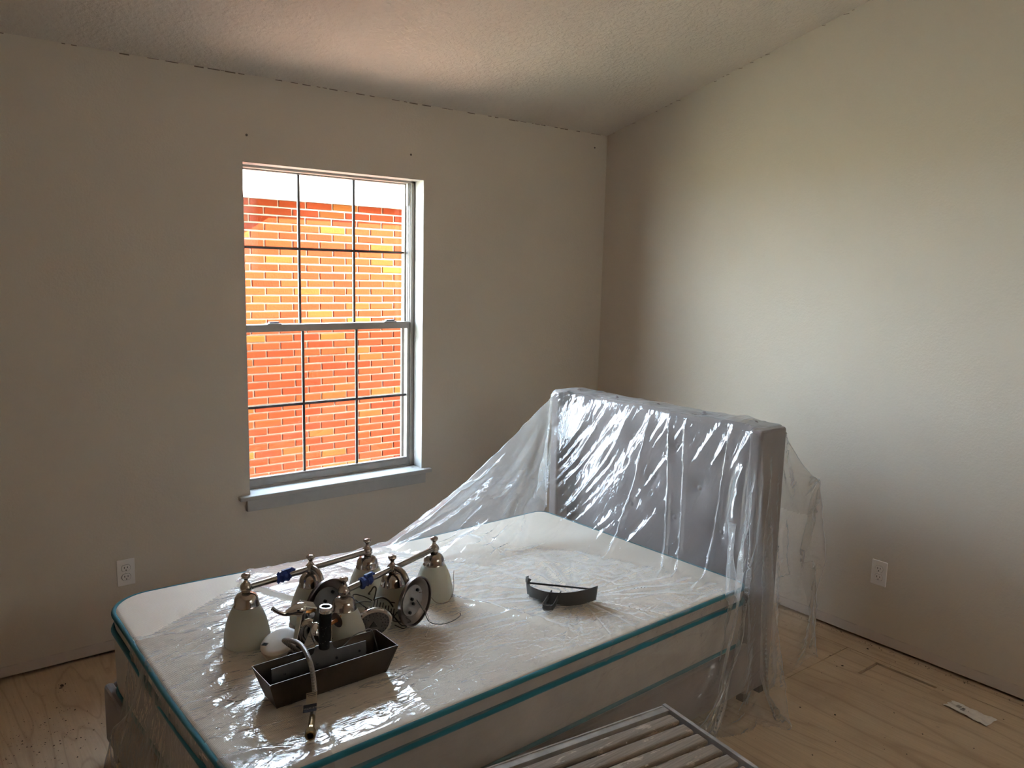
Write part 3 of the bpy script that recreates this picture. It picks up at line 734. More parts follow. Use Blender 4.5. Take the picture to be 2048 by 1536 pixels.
# ------------------------------------------------------------------ plastic sheet
def plastic():
    m, nt, b, o = nodes('clear_plastic_film'); nt.nodes.remove(b)
    uv = N(nt, 'ShaderNodeUVMap'); uv.uv_map = 'sheet'
    def mp(sc, rot=0):
        k = N(nt, 'ShaderNodeMapping'); k.inputs['Scale'].default_value = sc; k.inputs['Rotation'].default_value = (0,0,rot); nt.links.new(uv.outputs[0], k.inputs[0]); return k.outputs[0]
    def ridge(v, s, d=2): return math_(nt, 'ABSOLUTE', math_(nt, 'SUBTRACT', noise(nt, v, s, d, .5, .6), .5))
    h1 = ridge(mp((1,2.6,1), .45), 9, 2); h2 = ridge(mp((1,1.3,1), -.3), 24, 3); h3 = noise(nt, mp((1,1,1)), 75, 2)
    hh = math_(nt, 'ADD', math_(nt, 'MULTIPLY', h1, 1.0), math_(nt, 'ADD', math_(nt, 'MULTIPLY', h2, .45), math_(nt, 'MULTIPLY', h3, .05)))
    bp_ = N(nt, 'ShaderNodeBump', Strength=.5, Distance=.012); nt.links.new(hh, bp_.inputs['Height'])
    tr = N(nt, 'ShaderNodeBsdfTransparent'); tr.inputs[0].default_value = (.99,.99,.99,1)
    gl = N(nt, 'ShaderNodeBsdfGlossy', Roughness=.12); gl.inputs['Color'].default_value = (1,1,1,1); nt.links.new(bp_.outputs[0], gl.inputs['Normal'])
    df = N(nt, 'ShaderNodeBsdfDiffuse'); df.inputs[0].default_value = (.92,.92,.92,1)
    tl = N(nt, 'ShaderNodeBsdfTranslucent'); tl.inputs[0].default_value = (.93,.93,.93,1)
    lw = N(nt, 'ShaderNodeLayerWeight', Blend=.5); nt.links.new(bp_.outputs[0], lw.inputs['Normal'])
    p5 = math_(nt, 'POWER', lw.outputs['Facing'], 4.0)
    fr = math_(nt, 'ADD', math_(nt, 'MULTIPLY', p5, .28), .068)
    hz = math_(nt, 'ADD', math_(nt, 'MULTIPLY', math_(nt,'POWER', lw.outputs['Facing'], 2.5), .45), .17)
    m0 = N(nt, 'ShaderNodeMixShader'); m0.inputs[0].default_value = .5; nt.links.new(df.outputs[0], m0.inputs[1]); nt.links.new(tl.outputs[0], m0.inputs[2])
    m1 = N(nt, 'ShaderNodeMixShader'); nt.links.new(hz, m1.inputs[0]); nt.links.new(tr.outputs[0], m1.inputs[1]); nt.links.new(m0.outputs[0], m1.inputs[2])
    m2 = N(nt, 'ShaderNodeMixShader'); nt.links.new(fr, m2.inputs[0]); nt.links.new(m1.outputs[0], m2.inputs[1]); nt.links.new(gl.outputs[0], m2.inputs[2])
    nt.links.new(m2.outputs[0], o.inputs[0]); return m
SP, SV, SA, SB = make_sheet()
idx = -np.ones(SV.shape, int); idx[SV] = np.arange(SV.sum())
q = np.stack([idx[:-1,:-1], idx[1:,:-1], idx[1:,1:], idx[:-1,1:]], -1).reshape(-1,4); q = q[(q >= 0).all(1)]
me = bpy.data.meshes.new('plastic_sheet'); me.from_pydata(SP[SV].tolist(), [], q.tolist())
uvl = me.uv_layers.new(name='sheet'); li = np.empty(len(me.loops), np.int32); me.loops.foreach_get('vertex_index', li)
ab = np.stack([SA[SV], SB[SV]], -1)[li]; uvl.data.foreach_set('uv', ab.astype(np.float32).ravel())
sheet = link('plastic_sheet', me, plastic(), smooth=180)
sheet.location = BED; sheet.rotation_euler = (0,0,BROT)
tag(sheet, 'clear wrinkled plastic dust sheet draped over the headboard and mattress', 'plastic sheet')
# ------------------------------------------------------------------ objects on the bed
def metal(name, c, rough, scale=20, vary=.08):
    return simple(name, c, rough, 1.0, vary, scale)
M_CHROME = metal('brushed_chrome', (.46,.41,.375), .14)
M_CHROME2 = metal('polished_chrome', (.75,.74,.73), .07)
M_NICKEL = metal('satin_nickel', (.36,.325,.30), .26)
M_WIRE = simple('rusty_black_wire', (.05,.04,.03), .5, .6)
def opal():
    m, nt, b, o = nodes('opal_glass')
    b.inputs['Base Color'].default_value = (.80,.78,.70,1); b.inputs['Roughness'].default_value = .35
    b.inputs['Subsurface Weight'].default_value = 0; b.inputs['Coat Weight'].default_value = .15
    tl = N(nt, 'ShaderNodeBsdfTranslucent'); tl.inputs[0].default_value = (.88,.86,.76,1); mx = N(nt, 'ShaderNodeMixShader')
    k = ramp(nt, noise(nt, coords(nt), 40, 2), [(.3,(.40,.40,.40)),(.7,(.46,.46,.46))]); nt.links.new(k, mx.inputs[0])
    nt.links.new(b.outputs[0], mx.inputs[1]); nt.links.new(tl.outputs[0], mx.inputs[2]); nt.links.new(mx.outputs[0], o.inputs[0]); return m
M_OPAL = opal()
M_TAPE = simple('blue_masking_tape', (.010,.035,.20), .6, vary=.25, scale=60, bumpk=.4)
M_PLATE = metal('plate_inside', (.20,.165,.15), .35)
def top_at(x, y):
    """height of the sheet on the mattress under a world point"""
    c, s = math.cos(-BROT), math.sin(-BROT); dx, dy = x-BED[0], y-BED[1]
    return MT(c*dx-s*dy, s*dx+c*dy)
SHADE = [(.0645,0),(.0668,.006),(.0672,.018),(.0655,.036),(.0612,.058),(.0550,.080),(.0465,.101),(.0370,.120),(.0330,.121),(.0430,.100),(.0515,.079),(.0578,.057),(.0620,.036),(.0636,.018),(.0630,.006),(.0622,.001)]
def vanity(label, x, y, ang, z, tape_x, wires, world_wires):
    t = thing('vanity_light', label, 'light fixture', (x,y,z), ang, 'three-light vanity bars on the bed')
    for sx in (-.2235, 0, .2235):
        sh = MB().lathe(SHADE+[SHADE[0]], 40, T(sx,0,0), caps=False).build('glass_shade', M_OPAL, t, smooth=60)
        cup = MB().lathe([(.034,.114),(.0380,.116),(.0388,.119),(.0372,.122),(.0365,.130),(.0335,.142),(.0270,.151),(.016,.156),(.010,.157),(.010,.160)], 32, T(sx,0,0)).build('fitter_cup', M_CHROME, t, smooth=40)
        MB().lathe([(.009,.156),(.0135,.160),(.0175,.168),(.0180,.174),(.0160,.181),(.0105,.187),(.0070,.191),(.0062,.196),(.0078,.200),(.0120,.204),(.0138,.2085),(.0128,.213),(.0085,.216),(0,.217)], 24, T(sx,0,0)).build('finial', M_CHROME, cup, smooth=60)
        if sx < 0 and world_wires:      # pen mark on the shade next to the pan
            for r2 in (.7, -.5):
                Q = T(sx+.0634*math.cos(-3.05), .0634*math.sin(-3.05), .047, rz=-3.05+math.pi/2) @ T(rx=-.22) @ Matrix.Rotation(r2, 4, 'Y')
                MB().box(-.0085,.0085,-.0004,.0008,-.0008,.0008, Q).build('pen_mark', M_BLACK, sh)
    MB().tube([(-.2235,0,.172),(.2235,0,.172)], .0100, 16).build('bar', M_NICKEL, t, smooth=50)
    arm = smoothpath([(0,0,.173),(0,-.022,.176),(0,-.046,.166),(0,-.061,.140),(0,-.066,.112),(0,-.068,.092)], 5)
    MB().tube(arm, .0095, 14).build('arm', M_NICKEL, t, smooth=50)
    # dished wall plate standing on its rim, hollow back towards -Y
    R = .080; A = T(.004,-.070,.0815, rx=math.pi/2)
    pl = MB().lathe([(0,0),(.045,.001),(.060,.004),(.068,.010),(.074,.012),(R,.016),(R,.026),(R-.004,.026),(R-.005,.018),(.066,.015),(.060,.009),(.045,.006),(0,.005)], 44, A).build('wall_plate', M_PLATE, t, smooth=35)
    MB().lathe([(0,.006),(.046,.006),(.050,.009),(.050,.0115),(.046,.012),(0,.012)], 36, A).build('backing_disc', metal('backing_disc',(.33,.31,.295),.35), pl, smooth=35)
    for dx, dz in ((.020,.030),(-.008,.008),(-.018,-.034),(.0,-.01)):
        MB().lathe([(0,.012),(.0052,.012),(.0050,.019),(.0025,.021),(0,.021)], 10, A @ T(dx,dz,0)).build('plate_screw', M_BLACK, pl, smooth=40)
    # crumpled tape round the bar
    rr = random.Random(int(x*100)); mb = MB(); pts = []
    n = 9
    for k in range(n+1):
        xx = tape_x-.022+.044*k/n; pts.append((xx, rr.uniform(-.002,.002), .172+rr.uniform(-.002,.003)))
    mb.tube(pts, [.0135+rr.uniform(-.001,.006) for _ in pts], 7); mb.box(tape_x-.004, tape_x+.026, -.004, .004, .178, .193, T(0,0,0))
    mb.tube([(tape_x+.016,0,.180),(tape_x+.032,.004,.186),(tape_x+.043,.002,.181)], [.008,.007,.004], 6)
    MB_ = mb.build('tape', M_TAPE, t)
    for pth, mm in wires: MB().tube(smoothpath(pth, 6), .0011, 6).build('wire', mm, t, smooth=60)
    inv = (Matrix.Translation((x,y,z)) @ Matrix.Rotation(ang,4,'Z')).inverted()
    for pth, mm, r in world_wires: MB().tube([inv @ Vector(q) for q in smoothpath(pth, 7)], r, 6).build('wire', mm, t, smooth=60)
    return t
M_COPPER = simple('copper_wire', (.16,.08,.05), .45, .5); M_WHITEW = simple('pale_wire', (.45,.38,.34), .5)
zA = .522; zB = .520
vanity('chrome three-light bar with opal shades standing nearer the window wall', -2.431, -1.222, math.radians(9.6), top_at(-2.43,-1.22)+.008, -.098, [], [])
zb = top_at(-2.2,-1.35)+.006
vanity('chrome three-light bar with opal shades and loose wires nearer the tool tray', -2.207, -1.349, math.radians(20.6), zb, -.128, [], [
    ([(-2.165,-1.432,.594),(-2.150,-1.452,.560),(-2.140,-1.470,.528),(-2.115,-1.497,.523),(-2.075,-1.502,.524),(-2.035,-1.489,.527),(-2.030,-1.482,.533)], M_BLACK, .0016),
    ([(-2.165,-1.432,.592),(-2.145,-1.445,.565),(-2.140,-1.468,.535),(-2.165,-1.505,.524),(-2.200,-1.542,.523)], M_WHITEW, .0011),
    ([(-2.150,-1.425,.612),(-2.090,-1.375,.580),(-2.045,-1.360,.530),(-2.012,-1.372,.526),(-1.975,-1.350,.530),(-1.945,-1.318,.548),(-1.935,-1.300,.575),(-1.925,-1.288,.592)], M_COPPER, .0011)])

# ------------------------------------------------------------------ mud pan with tools
def steel():
    m, nt, b, o = nodes('stained_steel'); v = coords(nt); n1 = noise(nt, v, 9, 5, .6); n2 = noise(nt, coords(nt,(4,120,120)), 1.5, 3)
    nt.links.new(ramp(nt, n1, [(.3,(.060,.042,.030)),(.7,(.115,.085,.065))]), b.inputs['Base Color']); b.inputs['Metallic'].default_value = .75
    nt.links.new(ramp(nt, n1, [(.3,(.30,.30,.30)),(.7,(.5,.5,.5))]), b.inputs['Roughness']); bump(nt, b, n2, .1, .001); return m
M_STEEL = steel(); M_BLADE = metal('blade_steel', (.20,.185,.175), .42, 12, .25)
zp = top_at(-2.55,-1.6)+.006
pan = thing('mud_pan', 'stained steel drywall mud pan with sloped sides on the sheet', 'tool tray', (-2.552,-1.600,zp), math.radians(1.0))
def trough(bl, bw_, tl, tw, h, th):
    o_ = [(-bl,-bw_,0),(bl,-bw_,0),(bl,bw_,0),(-bl,bw_,0)]; t_ = [(-tl,-tw,h),(tl,-tw,h),(tl,tw,h),(-tl,tw,h)]
    i_ = [(x-math.copysign(th,x), y-math.copysign(th,y), z) for x,y,z in t_]; j_ = [(x-math.copysign(th,x), y-math.copysign(th,y), z+th) for x,y,z in o_]
    vs = o_+t_+i_+j_; fs = [(3,2,1,0)]
    for k in range(4):
        n = (k+1) % 4
        fs += [(k,n,4+n,4+k),(4+k,4+n,8+n,8+k),(8+k,8+n,12+n,12+k)]
    fs.append((12,13,14,15)); return vs, fs
body = MB().add(*trough(.161,.040,.187,.062,.082,.0012)).build('body', M_STEEL, pan)
for s in (-1,1):     # folded end seams
    MB().add([(s*.1625,-.041,.001),(s*.1885,-.063,.082),(s*.1835,-.063,.082),(s*.156,-.041,.001),(s*.1625,-.0425,.001),(s*.1885,-.0645,.082),(s*.1835,-.0645,.082),(s*.156,-.0425,.001)],[(0,1,2,3),(4,5,6,7),(0,1,5,4),(1,2,6,5),(2,3,7,6),(3,0,4,7)]).build('end_seam', M_STEEL, pan)
# taping knife: blade in the pan, handle up
kn = thing('taping_knife', 'wide taping knife with black handle and hollow chrome end standing in the pan', 'knife', (-2.556,-1.600,zp+.008), math.radians(1.0))
MB().box(-.150,.128,-.0004,.0004,.0,.060,T(0,.002,0,rx=-.12)).build('blade', M_BLADE, kn)
sp = MB().prism([(-.150,.046),(.128,.046),(.128,.078),(.040,.080),(.030,.086),(.024,.104),(-.024,.104),(-.030,.086),(-.040,.080),(-.150,.078)], -.0012, .0012, T(0,.000,0,rx=math.pi/2-.12)).build('spine', M_BLADE, kn)
for xx in (-.120,-.028,.030,.100): MB().lathe([(0,0),(.0038,0),(.0032,.0016),(0,.002)],10,T(xx,-.0075,.062,rx=math.pi/2-.12)).build('rivet', M_BLACK, sp, smooth=40)
hA = along((-.006,-.004,.098),(-.001,-.006,.212))
def rubber():
    m, nt, b, o = nodes('speckled_black_rubber'); v = coords(nt); vo = N(nt,'ShaderNodeTexVoronoi',Scale=170.0); nt.links.new(v, vo.inputs['Vector'])
    f = math_(nt,'MULTIPLY', ramp(nt, vo.outputs['Distance'],[(.10,(1,1,1)),(.22,(0,0,0))]), ramp(nt, noise(nt,v,40,2),[(.5,(0,0,0)),(.62,(1,1,1))]))
    nt.links.new(mixc(nt, f, (.008,.008,.009), (.30,.29,.27)), b.inputs['Base Color']); b.inputs['Roughness'].default_value=.65; b.inputs['Specular IOR Level'].default_value=.25; return m
MB().lathe([(.011,0),(.0145,.002),(.0152,.012),(.0148,.030),(.0155,.050),(.0168,.075),(.0172,.092),(.0165,.104),(.0150,.108)], 26, hA).build('handle', rubber(), kn, smooth=50)
MB().lathe([(.0150,.104),(.0168,.105),(.0172,.110),(.0170,.119),(.0158,.121),(.0128,.121),(.0124,.117),(.0124,.104)], 28, hA).build('end_ring', M_CHROME2, kn, smooth=40)
MB().lathe([(0,.106),(.0124,.106),(.0124,.1065),(0,.1065)], 20, hA).build('handle_bore', M_BLACK, kn)
# narrow bent steel strap lying in the pan
strap = MB().tube(smoothpath([(-2.53,-1.585,zp+.072),(-2.49,-1.570,zp+.078),(-2.455,-1.566,zp+.098),(-2.425,-1.566,zp+.104),(-2.400,-1.568,zp+.103),(-2.392,-1.580,zp+.070),(-2.388,-1.590,zp+.04)],6), .0016, 6).build('wire_strap', M_BLADE, smooth=60)
tag(strap, 'thin bent metal strap lying inside the mud pan', 'strap')
# ------------------------------------------------------------------ braided supply hose
m, nt, b, o = nodes('braided_steel'); v = coords(nt); w1 = N(nt,'ShaderNodeTexWave',Scale=120.0,Distortion=0.0); w1.bands_direction='DIAGONAL'; nt.links.new(v,w1.inputs[0])
nt.links.new(ramp(nt, w1.outputs['Fac'], [(.2,(.20,.17,.15)),(.8,(.45,.40,.37))]), b.inputs['Base Color']); b.inputs['Metallic'].default_value=.6; b.inputs['Roughness'].default_value=.4; bump(nt,b,w1.outputs['Fac'],.5,.001); M_BRAID = m
M_BRASS = metal('brass', (.33,.23,.12), .33)
hose = thing('supply_hose', 'braided steel faucet hose with brass nut hanging over the pan', 'hose', (-2.70,-1.80,top_at(-2.68,-1.76)))
hz = hose.location; hp_ = [(-2.560,-1.440,.533),(-2.592,-1.455,.566),(-2.620,-1.476,.598),(-2.632,-1.502,.616),(-2.630,-1.535,.628),(-2.625,-1.570,.635),(-2.622,-1.600,.634),(-2.623,-1.635,.624),(-2.626,-1.666,.606),(-2.627,-1.680,.581),(-2.629,-1.691,.552),(-2.634,-1.700,.533),(-2.648,-1.725,.5235),(-2.668,-1.762,.5225)]
hp_ = [Vector(q)-hz for q in smoothpath(hp_, 7)]
MB().tube(hp_, .0066, 14).build('braided_tube', M_BRAID, hose, smooth=60)
e0 = Vector((-2.664,-1.755,.5225))-hz; e1 = Vector((-2.690,-1.805,.5225))-hz
MB().lathe([(.0072,0),(.0078,.002),(.0078,.046),(.0070,.049)], 18, along(e0,e1)).build('ferrule', M_BRASS, hose, smooth=40)
MB().lathe([(.0085,.049),(.0085,.062),(.0105,.064)], 6, along(e0,e1)).build('hex_neck', M_BRASS, hose)
nut = MB().lathe([(.0105,.062),(.0135,.065),(.0135,.084),(.0115,.086),(.0085,.086),(.0085,.072)], 8, along(e0,e1)).build('coupling_nut', M_BRASS, hose)
MB().lathe([(0,.076),(.0084,.076),(.0084,.0765),(0,.0765)], 12, along(e0,e1)).build('nut_bore', M_BLACK, hose)
# paper tag folded round the hose
def tagm():
    m, nt, b, o = nodes('printed_tag'); uv = N(nt,'ShaderNodeTexCoord'); sp = N(nt,'ShaderNodeSeparateXYZ'); nt.links.new(uv.outputs['Generated'], sp.inputs[0])
    return m
M_TAGP = simple('tag_paper', (.36,.30,.22), .7, vary=.06); M_TAGD = simple('tag_navy', (.010,.010,.025), .6)
ax = (Vector((-2.668,-1.772,0))-Vector((-2.640,-1.714,0))).normalized(); sd_ = Vector((ax.y,-ax.x,0))*1.0
base = Vector((-2.632,-1.696,.536))-hz
if sd_.x > 0: sd_ = -sd_
def tg(s, t): # s along the hose, t away from it
    zz = .006-.016*min(1,s/.03)
    return base+ax*s+sd_*(.002+t)+Vector((0,0,.010+zz*.9-.12*t))
def tag_piece(s0, s1, t0, t1, name, mm, lift=0, par=None):
    v = []
    for dz in (0,.0005):
        v += [tg(s0,t0*1.0)+Vector((0,0,dz+lift)), tg(s1,t0)+Vector((0,0,dz+lift)), tg(s1,t1)+Vector((0,0,dz+lift)), tg(s0,t1)+Vector((0,0,dz+lift))]
    return MB().add(v, [(3,2,1,0),(4,5,6,7),(0,1,5,4),(1,2,6,5),(2,3,7,6),(3,0,4,7)]).build(name, mm, par or hose)
t1 = tag_piece(.0,.032,-.009,.018,'paper_tag',M_TAGP)
t2 = tag_piece(.032,.068,-.009,.024,'tag_band',M_TAGD)
for k in range(6): tag_piece(.003+k*.0048,.0050+k*.0048,-.006,.017-.003*(k%3),'print_line',M_TAGD,.0004,t1)
# white letters on the dark band
fc = bpy.data.curves.new('tag_letters','FONT'); fc.body = 'FAUCET'; fc.size = .0105; fc.align_x = 'CENTER'; fc.extrude = .0001
fo = bpy.data.objects.new('tag_letters', fc); COL.objects.link(fo); fo.parent = t2; fo.data.materials.append(simple('tag_letter_white',(.6,.55,.5),.6))
p0 = tg(.0555,.0085)+Vector((0,0,.0009)); ex = (tg(.0555,.0)-tg(.0555,.02)).normalized(); ez0 = Vector((0,0,1)); ey = -ax
zz_ = ex.cross(ey); zz_.normalize()
if zz_.z < 0: ex = -ex; zz_ = ex.cross(ey).normalized()
ey = zz_.cross(ex)
MM = Matrix.Identity(4)
for i in range(3): MM[i][0], MM[i][1], MM[i][2], MM[i][3] = ex[i], ey[i], zz_[i], p0[i]
dg = bpy.context.evaluated_depsgraph_get(); lm = bpy.data.meshes.new_from_object(fo.evaluated_get(dg)); mm_ = fc.materials[0]
bpy.data.objects.remove(fo); fo = bpy.data.objects.new('tag_letters', lm); COL.objects.link(fo); fo.parent = t2
if not lm.materials: lm.materials.append(mm_)
fo.matrix_local = MM

# ------------------------------------------------------------------ faucet parts behind the pan
zf = top_at(-2.53,-1.42)+.006
fau = thing('faucet', 'chrome lever faucet lying between the pan and the lamp shades', 'faucet', (-2.53,-1.42,zf))
F = lambda x,y,z: (x+2.53, y+1.42, z-zf)
lev = smoothpath([F(-2.628,-1.405,.672),(-2.620+2.53,.015,.664-zf),F(-2.605,-1.402,.652),F(-2.590,-1.400,.645),F(-2.572,-1.398,.645),F(-2.556,-1.397,.646),F(-2.540,-1.395,.644),F(-2.528,-1.394,.640)],4)
n = len(lev); rad = [ .0055+.001*math.sin(i) *0 for i in range(n)]
for i in range(n):
    t = i/(n-1); rad[i] = .0062 if t < .1 else (.0058 if t < .35 else .0058+.0155*min(1,((t-.35)/.45))**1.2)
    if t > .93: rad[i] *= .85
MB().tube(lev, rad, 18).build('lever', M_CHROME2, fau, smooth=70)
# wedge body: tapering column with flat bright top, leaning to the left-down
def sect(c, w, d, up=(0,0,0)): return [(c[0]-w,c[1]-d,c[2]),(c[0]+w,c[1]-d,c[2]-.018),(c[0]+w,c[1]+d,c[2]-.010),(c[0]-w,c[1]+d,c[2]+.008)]
s0 = sect(F(-2.514,-1.395,.660), .022,.016); s1 = sect(F(-2.536,-1.405,.600), .017,.014); s2 = sect(F(-2.560,-1.418,.552), .010,.012); s3 = sect(F(-2.568,-1.424,.538), .008,.010)
vs = s0+s1+s2+s3; fs = [(0,1,2,3)]+[(k*4+i,k*4+(i+1)%4,(k+1)*4+(i+1)%4,(k+1)*4+i) for k in range(3) for i in range(4)]+[(15,14,13,12)]
MB().add(vs, fs).build('body', M_CHROME2, fau, bevel=.003, seg=3)
MB().tube(smoothpath([F(-2.500,-1.425,.590),F(-2.512,-1.440,.600),F(-2.520,-1.452,.590),F(-2.518,-1.458,.570),F(-2.506,-1.460,.552),F(-2.494,-1.458,.545)],5), [.013]*26, 16).build('spout', M_CHROME2, fau, smooth=60)
MB().lathe([(.010,0),(.016,.001),(.017,.006),(.017,.020),(.020,.023),(.020,.030),(.016,.034),(0,.035)], 24, along(F(-2.505,-1.445,.575),F(-2.455,-1.452,.600))).build('collar', M_CHROME2, fau, smooth=40)
MB().tube(smoothpath([F(-2.565,-1.425,.545),F(-2.545,-1.440,.535),F(-2.515,-1.455,.532),F(-2.500,-1.462,.534)],5), .008, 10).build('shank', M_BLACK, fau, smooth=60)
MB().tube(smoothpath([F(-2.60,-1.46,.545),F(-2.585,-1.45,.535),F(-2.555,-1.445,.533)],5), .010, 10).build('inlet_stub', M_BLACK, fau, smooth=60)
# valve stem
zv = top_at(-2.46,-1.48)+.006
vst = thing('valve_stem', 'orange plastic valve stem with brown round disc beside the faucet', 'valve stem', (-2.46,-1.485,zv))
dirv = Vector((.95,.25,.12)).normalized(); c0 = Vector((-.012,.002,.622-zv))
MB().lathe([(0,0),(.0058,0),(.0058,.030),(0,.030)], 10, along(c0-dirv*.022, c0)).build('stem', simple('orange_plastic',(.55,.20,.035),.4), vst, smooth=40)
MB().lathe([(0,0),(.0215,0),(.0225,.0015),(.0215,.003),(0,.003)], 30, along(c0+dirv*.006, c0+dirv)).build('disc', simple('brown_washer',(.06,.028,.016),.5), vst, smooth=40)
for k in range(3):
    a = 2.1*k; off = Vector((0, math.cos(a)*.008, math.sin(a)*.008))
    MB().tube([c0+dirv*.008+off, c0+dirv*.020+off*1.2], .0030, 6).build('prong', simple('dark_orange',(.30,.11,.03),.5), vst)
MB().tube([c0-dirv*.02, Vector((-.035,-.006,.045)), Vector((-.040,-.008,.006))], .0075, 12).build('shaft', M_CHROME2, vst, smooth=60)
# shower head
zs = top_at(-2.33,-1.45)+.004
shw = thing('shower_head', 'round chrome shower head lying face out behind the pan', 'shower head', (-2.330,-1.446,zs))
nrm_ = Vector((-.18,-.80,-.30)).normalized(); cS = Vector((0,0,.061)); SA_ = along(cS, cS+nrm_)
MB().lathe([(0,-.058),(.010,-.058),(.012,-.050),(.012,-.044),(.016,-.041),(.017,-.034),(.022,-.030),(.040,-.020),(.054,-.008),(.060,.001),(.0605,.008),(.057,.011),(.052,.011),(0,.009)], 40, SA_).build('shell', M_CHROME2, shw, smooth=40)
face = MB().lathe([(0,.0115),(.048,.0115),(.052,.0105),(.052,.009),(0,.009)], 40, SA_).build('spray_face', simple('grey_face',(.13,.115,.115),.4), shw, smooth=40)
for rr_, nn in ((.046,26),(.038,20),(.029,12)):
    for k in range(nn):
        a = 2*math.pi*(k+.3*(rr_<.04))/nn
        MB().lathe([(0,.0115),(.0022,.0115),(.0018,.0132),(0,.0135)], 6, SA_ @ T(rr_*math.cos(a), rr_*math.sin(a), 0)).build('nozzle', M_BLACK, face)
MB().prism([(0,.016),(-.014,-.008),(.014,-.008)], .0115, .0135, SA_).build('centre_badge', M_BLACK, face)
# wire shower caddy
zk = top_at(-2.29,-1.42)+.004
cad = thing('wire_caddy', 'tangled thin black wire basket with a hook behind the shower head', 'wire basket', (-2.29,-1.415,zk))
K = lambda x,y,z: Vector((x+2.29, y+1.415, z-zk))
def wire(pts, name='wire', r=.0018, par=None): return MB().tube(smoothpath(pts,6), r, 6).build(name, M_WIRE, par or cad, smooth=60)
wire([K(-2.325,-1.42,.648),K(-2.330,-1.42,.650),K(-2.322,-1.42,.657),K(-2.312,-1.42,.668),K(-2.304,-1.42,.662),K(-2.306,-1.42,.645),K(-2.312,-1.42,.624)],'hook',.0023)
wire([K(-2.312,-1.42,.626),K(-2.280,-1.41,.622),K(-2.255,-1.405,.606),K(-2.238,-1.40,.585),K(-2.225,-1.40,.560)],'top_rail',.0026)
wire([K(-2.330,-1.44,.604),K(-2.295,-1.43,.596),K(-2.262,-1.425,.578),K(-2.240,-1.42,.552),K(-2.222,-1.415,.530)],'lower_rail')
for k in range(4):
    t = k/3; a = K(-2.305+.058*t,-1.415,.624-.045*t); b_ = K(-2.322+.060*t,-1.432,.590-.040*t); wire([a, a.lerp(b_,.5), b_], 'rung')
    a2 = a+Vector((.010,.0,-.003)); b2 = b_+Vector((.010,0,-.003)); wire([a2, a2.lerp(b2,.5), b2], 'rung')
wire([K(-2.318,-1.42,.625),K(-2.340,-1.41,.640),K(-2.368,-1.40,.650),K(-2.372,-1.405,.640),K(-2.350,-1.42,.618),K(-2.334,-1.43,.602)],'loop')
wire([K(-2.322,-1.42,.622),K(-2.355,-1.42,.630),K(-2.392,-1.42,.628),K(-2.386,-1.425,.610),K(-2.352,-1.43,.594),K(-2.330,-1.44,.588)],'loop')
wire([K(-2.335,-1.43,.615),K(-2.362,-1.435,.590),K(-2.358,-1.44,.570),K(-2.338,-1.44,.572),K(-2.328,-1.43,.606)],'loop')
wire([K(-2.245,-1.40,.595),K(-2.215,-1.40,.582),K(-2.200,-1.405,.566),K(-2.222,-1.41,.560),K(-2.245,-1.42,.548)],'loop')
wire([K(-2.228,-1.41,.560),K(-2.205,-1.43,.545),K(-2.192,-1.44,.530),K(-2.230,-1.43,.536),K(-2.250,-1.43,.545)],'loop')
wire([K(-2.240,-1.42,.552),K(-2.228,-1.44,.530),K(-2.215,-1.455,.527),K(-2.232,-1.462,.527),K(-2.255,-1.45,.540)],'loop')
# white round cap leaning on the first shade
cap = thing('plastic_disc', 'round off-white plastic disc tilted between the first shade and the pan', 'disc', (-2.592,-1.372,top_at(-2.59,-1.37)+.006))
cn = Vector((-.30,-.12,.90)).normalized(); CA = along(Vector((0,.0,.030)), Vector((0,.0,.030))+cn)
M_OFFW = simple('off_white_plastic', (.66,.58,.50), .45, vary=.04)
MB().lathe([(0,-.016),(.052,-.016),(.056,-.013),(.0565,-.002),(.0565,-.001)], 40, CA).build('base_ring', M_OFFW, cap, smooth=40)
MB().lathe([(.0565,.0005),(.0575,.002),(.0570,.011),(.053,.015),(.044,.0165),(0,.018)], 40, CA).build('cover', M_OFFW, cap, smooth=40)
for k in range(3): MB().box(-.018,-.002,-.001,.001,.0165,.0185, CA @ T(-.02,-.03+.004*k,0,rz=.3)).build('slot', M_SLOT, cap)
# ------------------------------------------------------------------ grey curved plastic scoop
zq = top_at(-1.64,-1.53)+.005
sc_ = thing('plastic_scoop', 'dark grey curved plastic splash guard with a loop handle lying alone on the mattress', 'scoop', (-1.63,-1.53,zq), math.atan2(-.175,.17))
M_GREYP = simple('charcoal_plastic', (.075,.071,.068), .38, vary=.15, scale=15)
# local x along the chord, local -y bulging towards the camera
def arcpt(t, R=.128, c=.122, sag=.075): 
    a = (t-.5)*2; x = c*a; return x, -sag*(1-abs(a)**2.1)
def wallf(th):
    def f(s, t):
        x, y = arcpt(s); h = .052-.006*math.cos(s*math.pi)+ (.010 if s < .06 else 0)
        lean = .012*t
        return (x*(1+.04*t), y-lean+th, h*t)
    return f
nS = 40
mb = MB(); f0 = wallf(0); f1 = wallf(.0022); NVv = 5
vs = [f0(i/(nS-1), j/(NVv-1)) for i in range(nS) for j in range(NVv)]+[f1(i/(nS-1), j/(NVv-1)) for i in range(nS) for j in range(NVv)]
o2 = nS*NVv; fs = []
for i in range(nS-1):
    for j in range(NVv-1):
        a_ = i*NVv+j; fs += [(a_,a_+NVv,a_+NVv+1,a_+1),(o2+a_,o2+a_+1,o2+a_+NVv+1,o2+a_+NVv)]
    fs += [(i*NVv+NVv-1,(i+1)*NVv+NVv-1,o2+(i+1)*NVv+NVv-1,o2+i*NVv+NVv-1),(i*NVv,o2+i*NVv,o2+(i+1)*NVv,(i+1)*NVv)]
for i in (0, nS-1): 
    for j in range(NVv-1): a_ = i*NVv+j; fs.append((a_,a_+1,o2+a_+1,o2+a_))
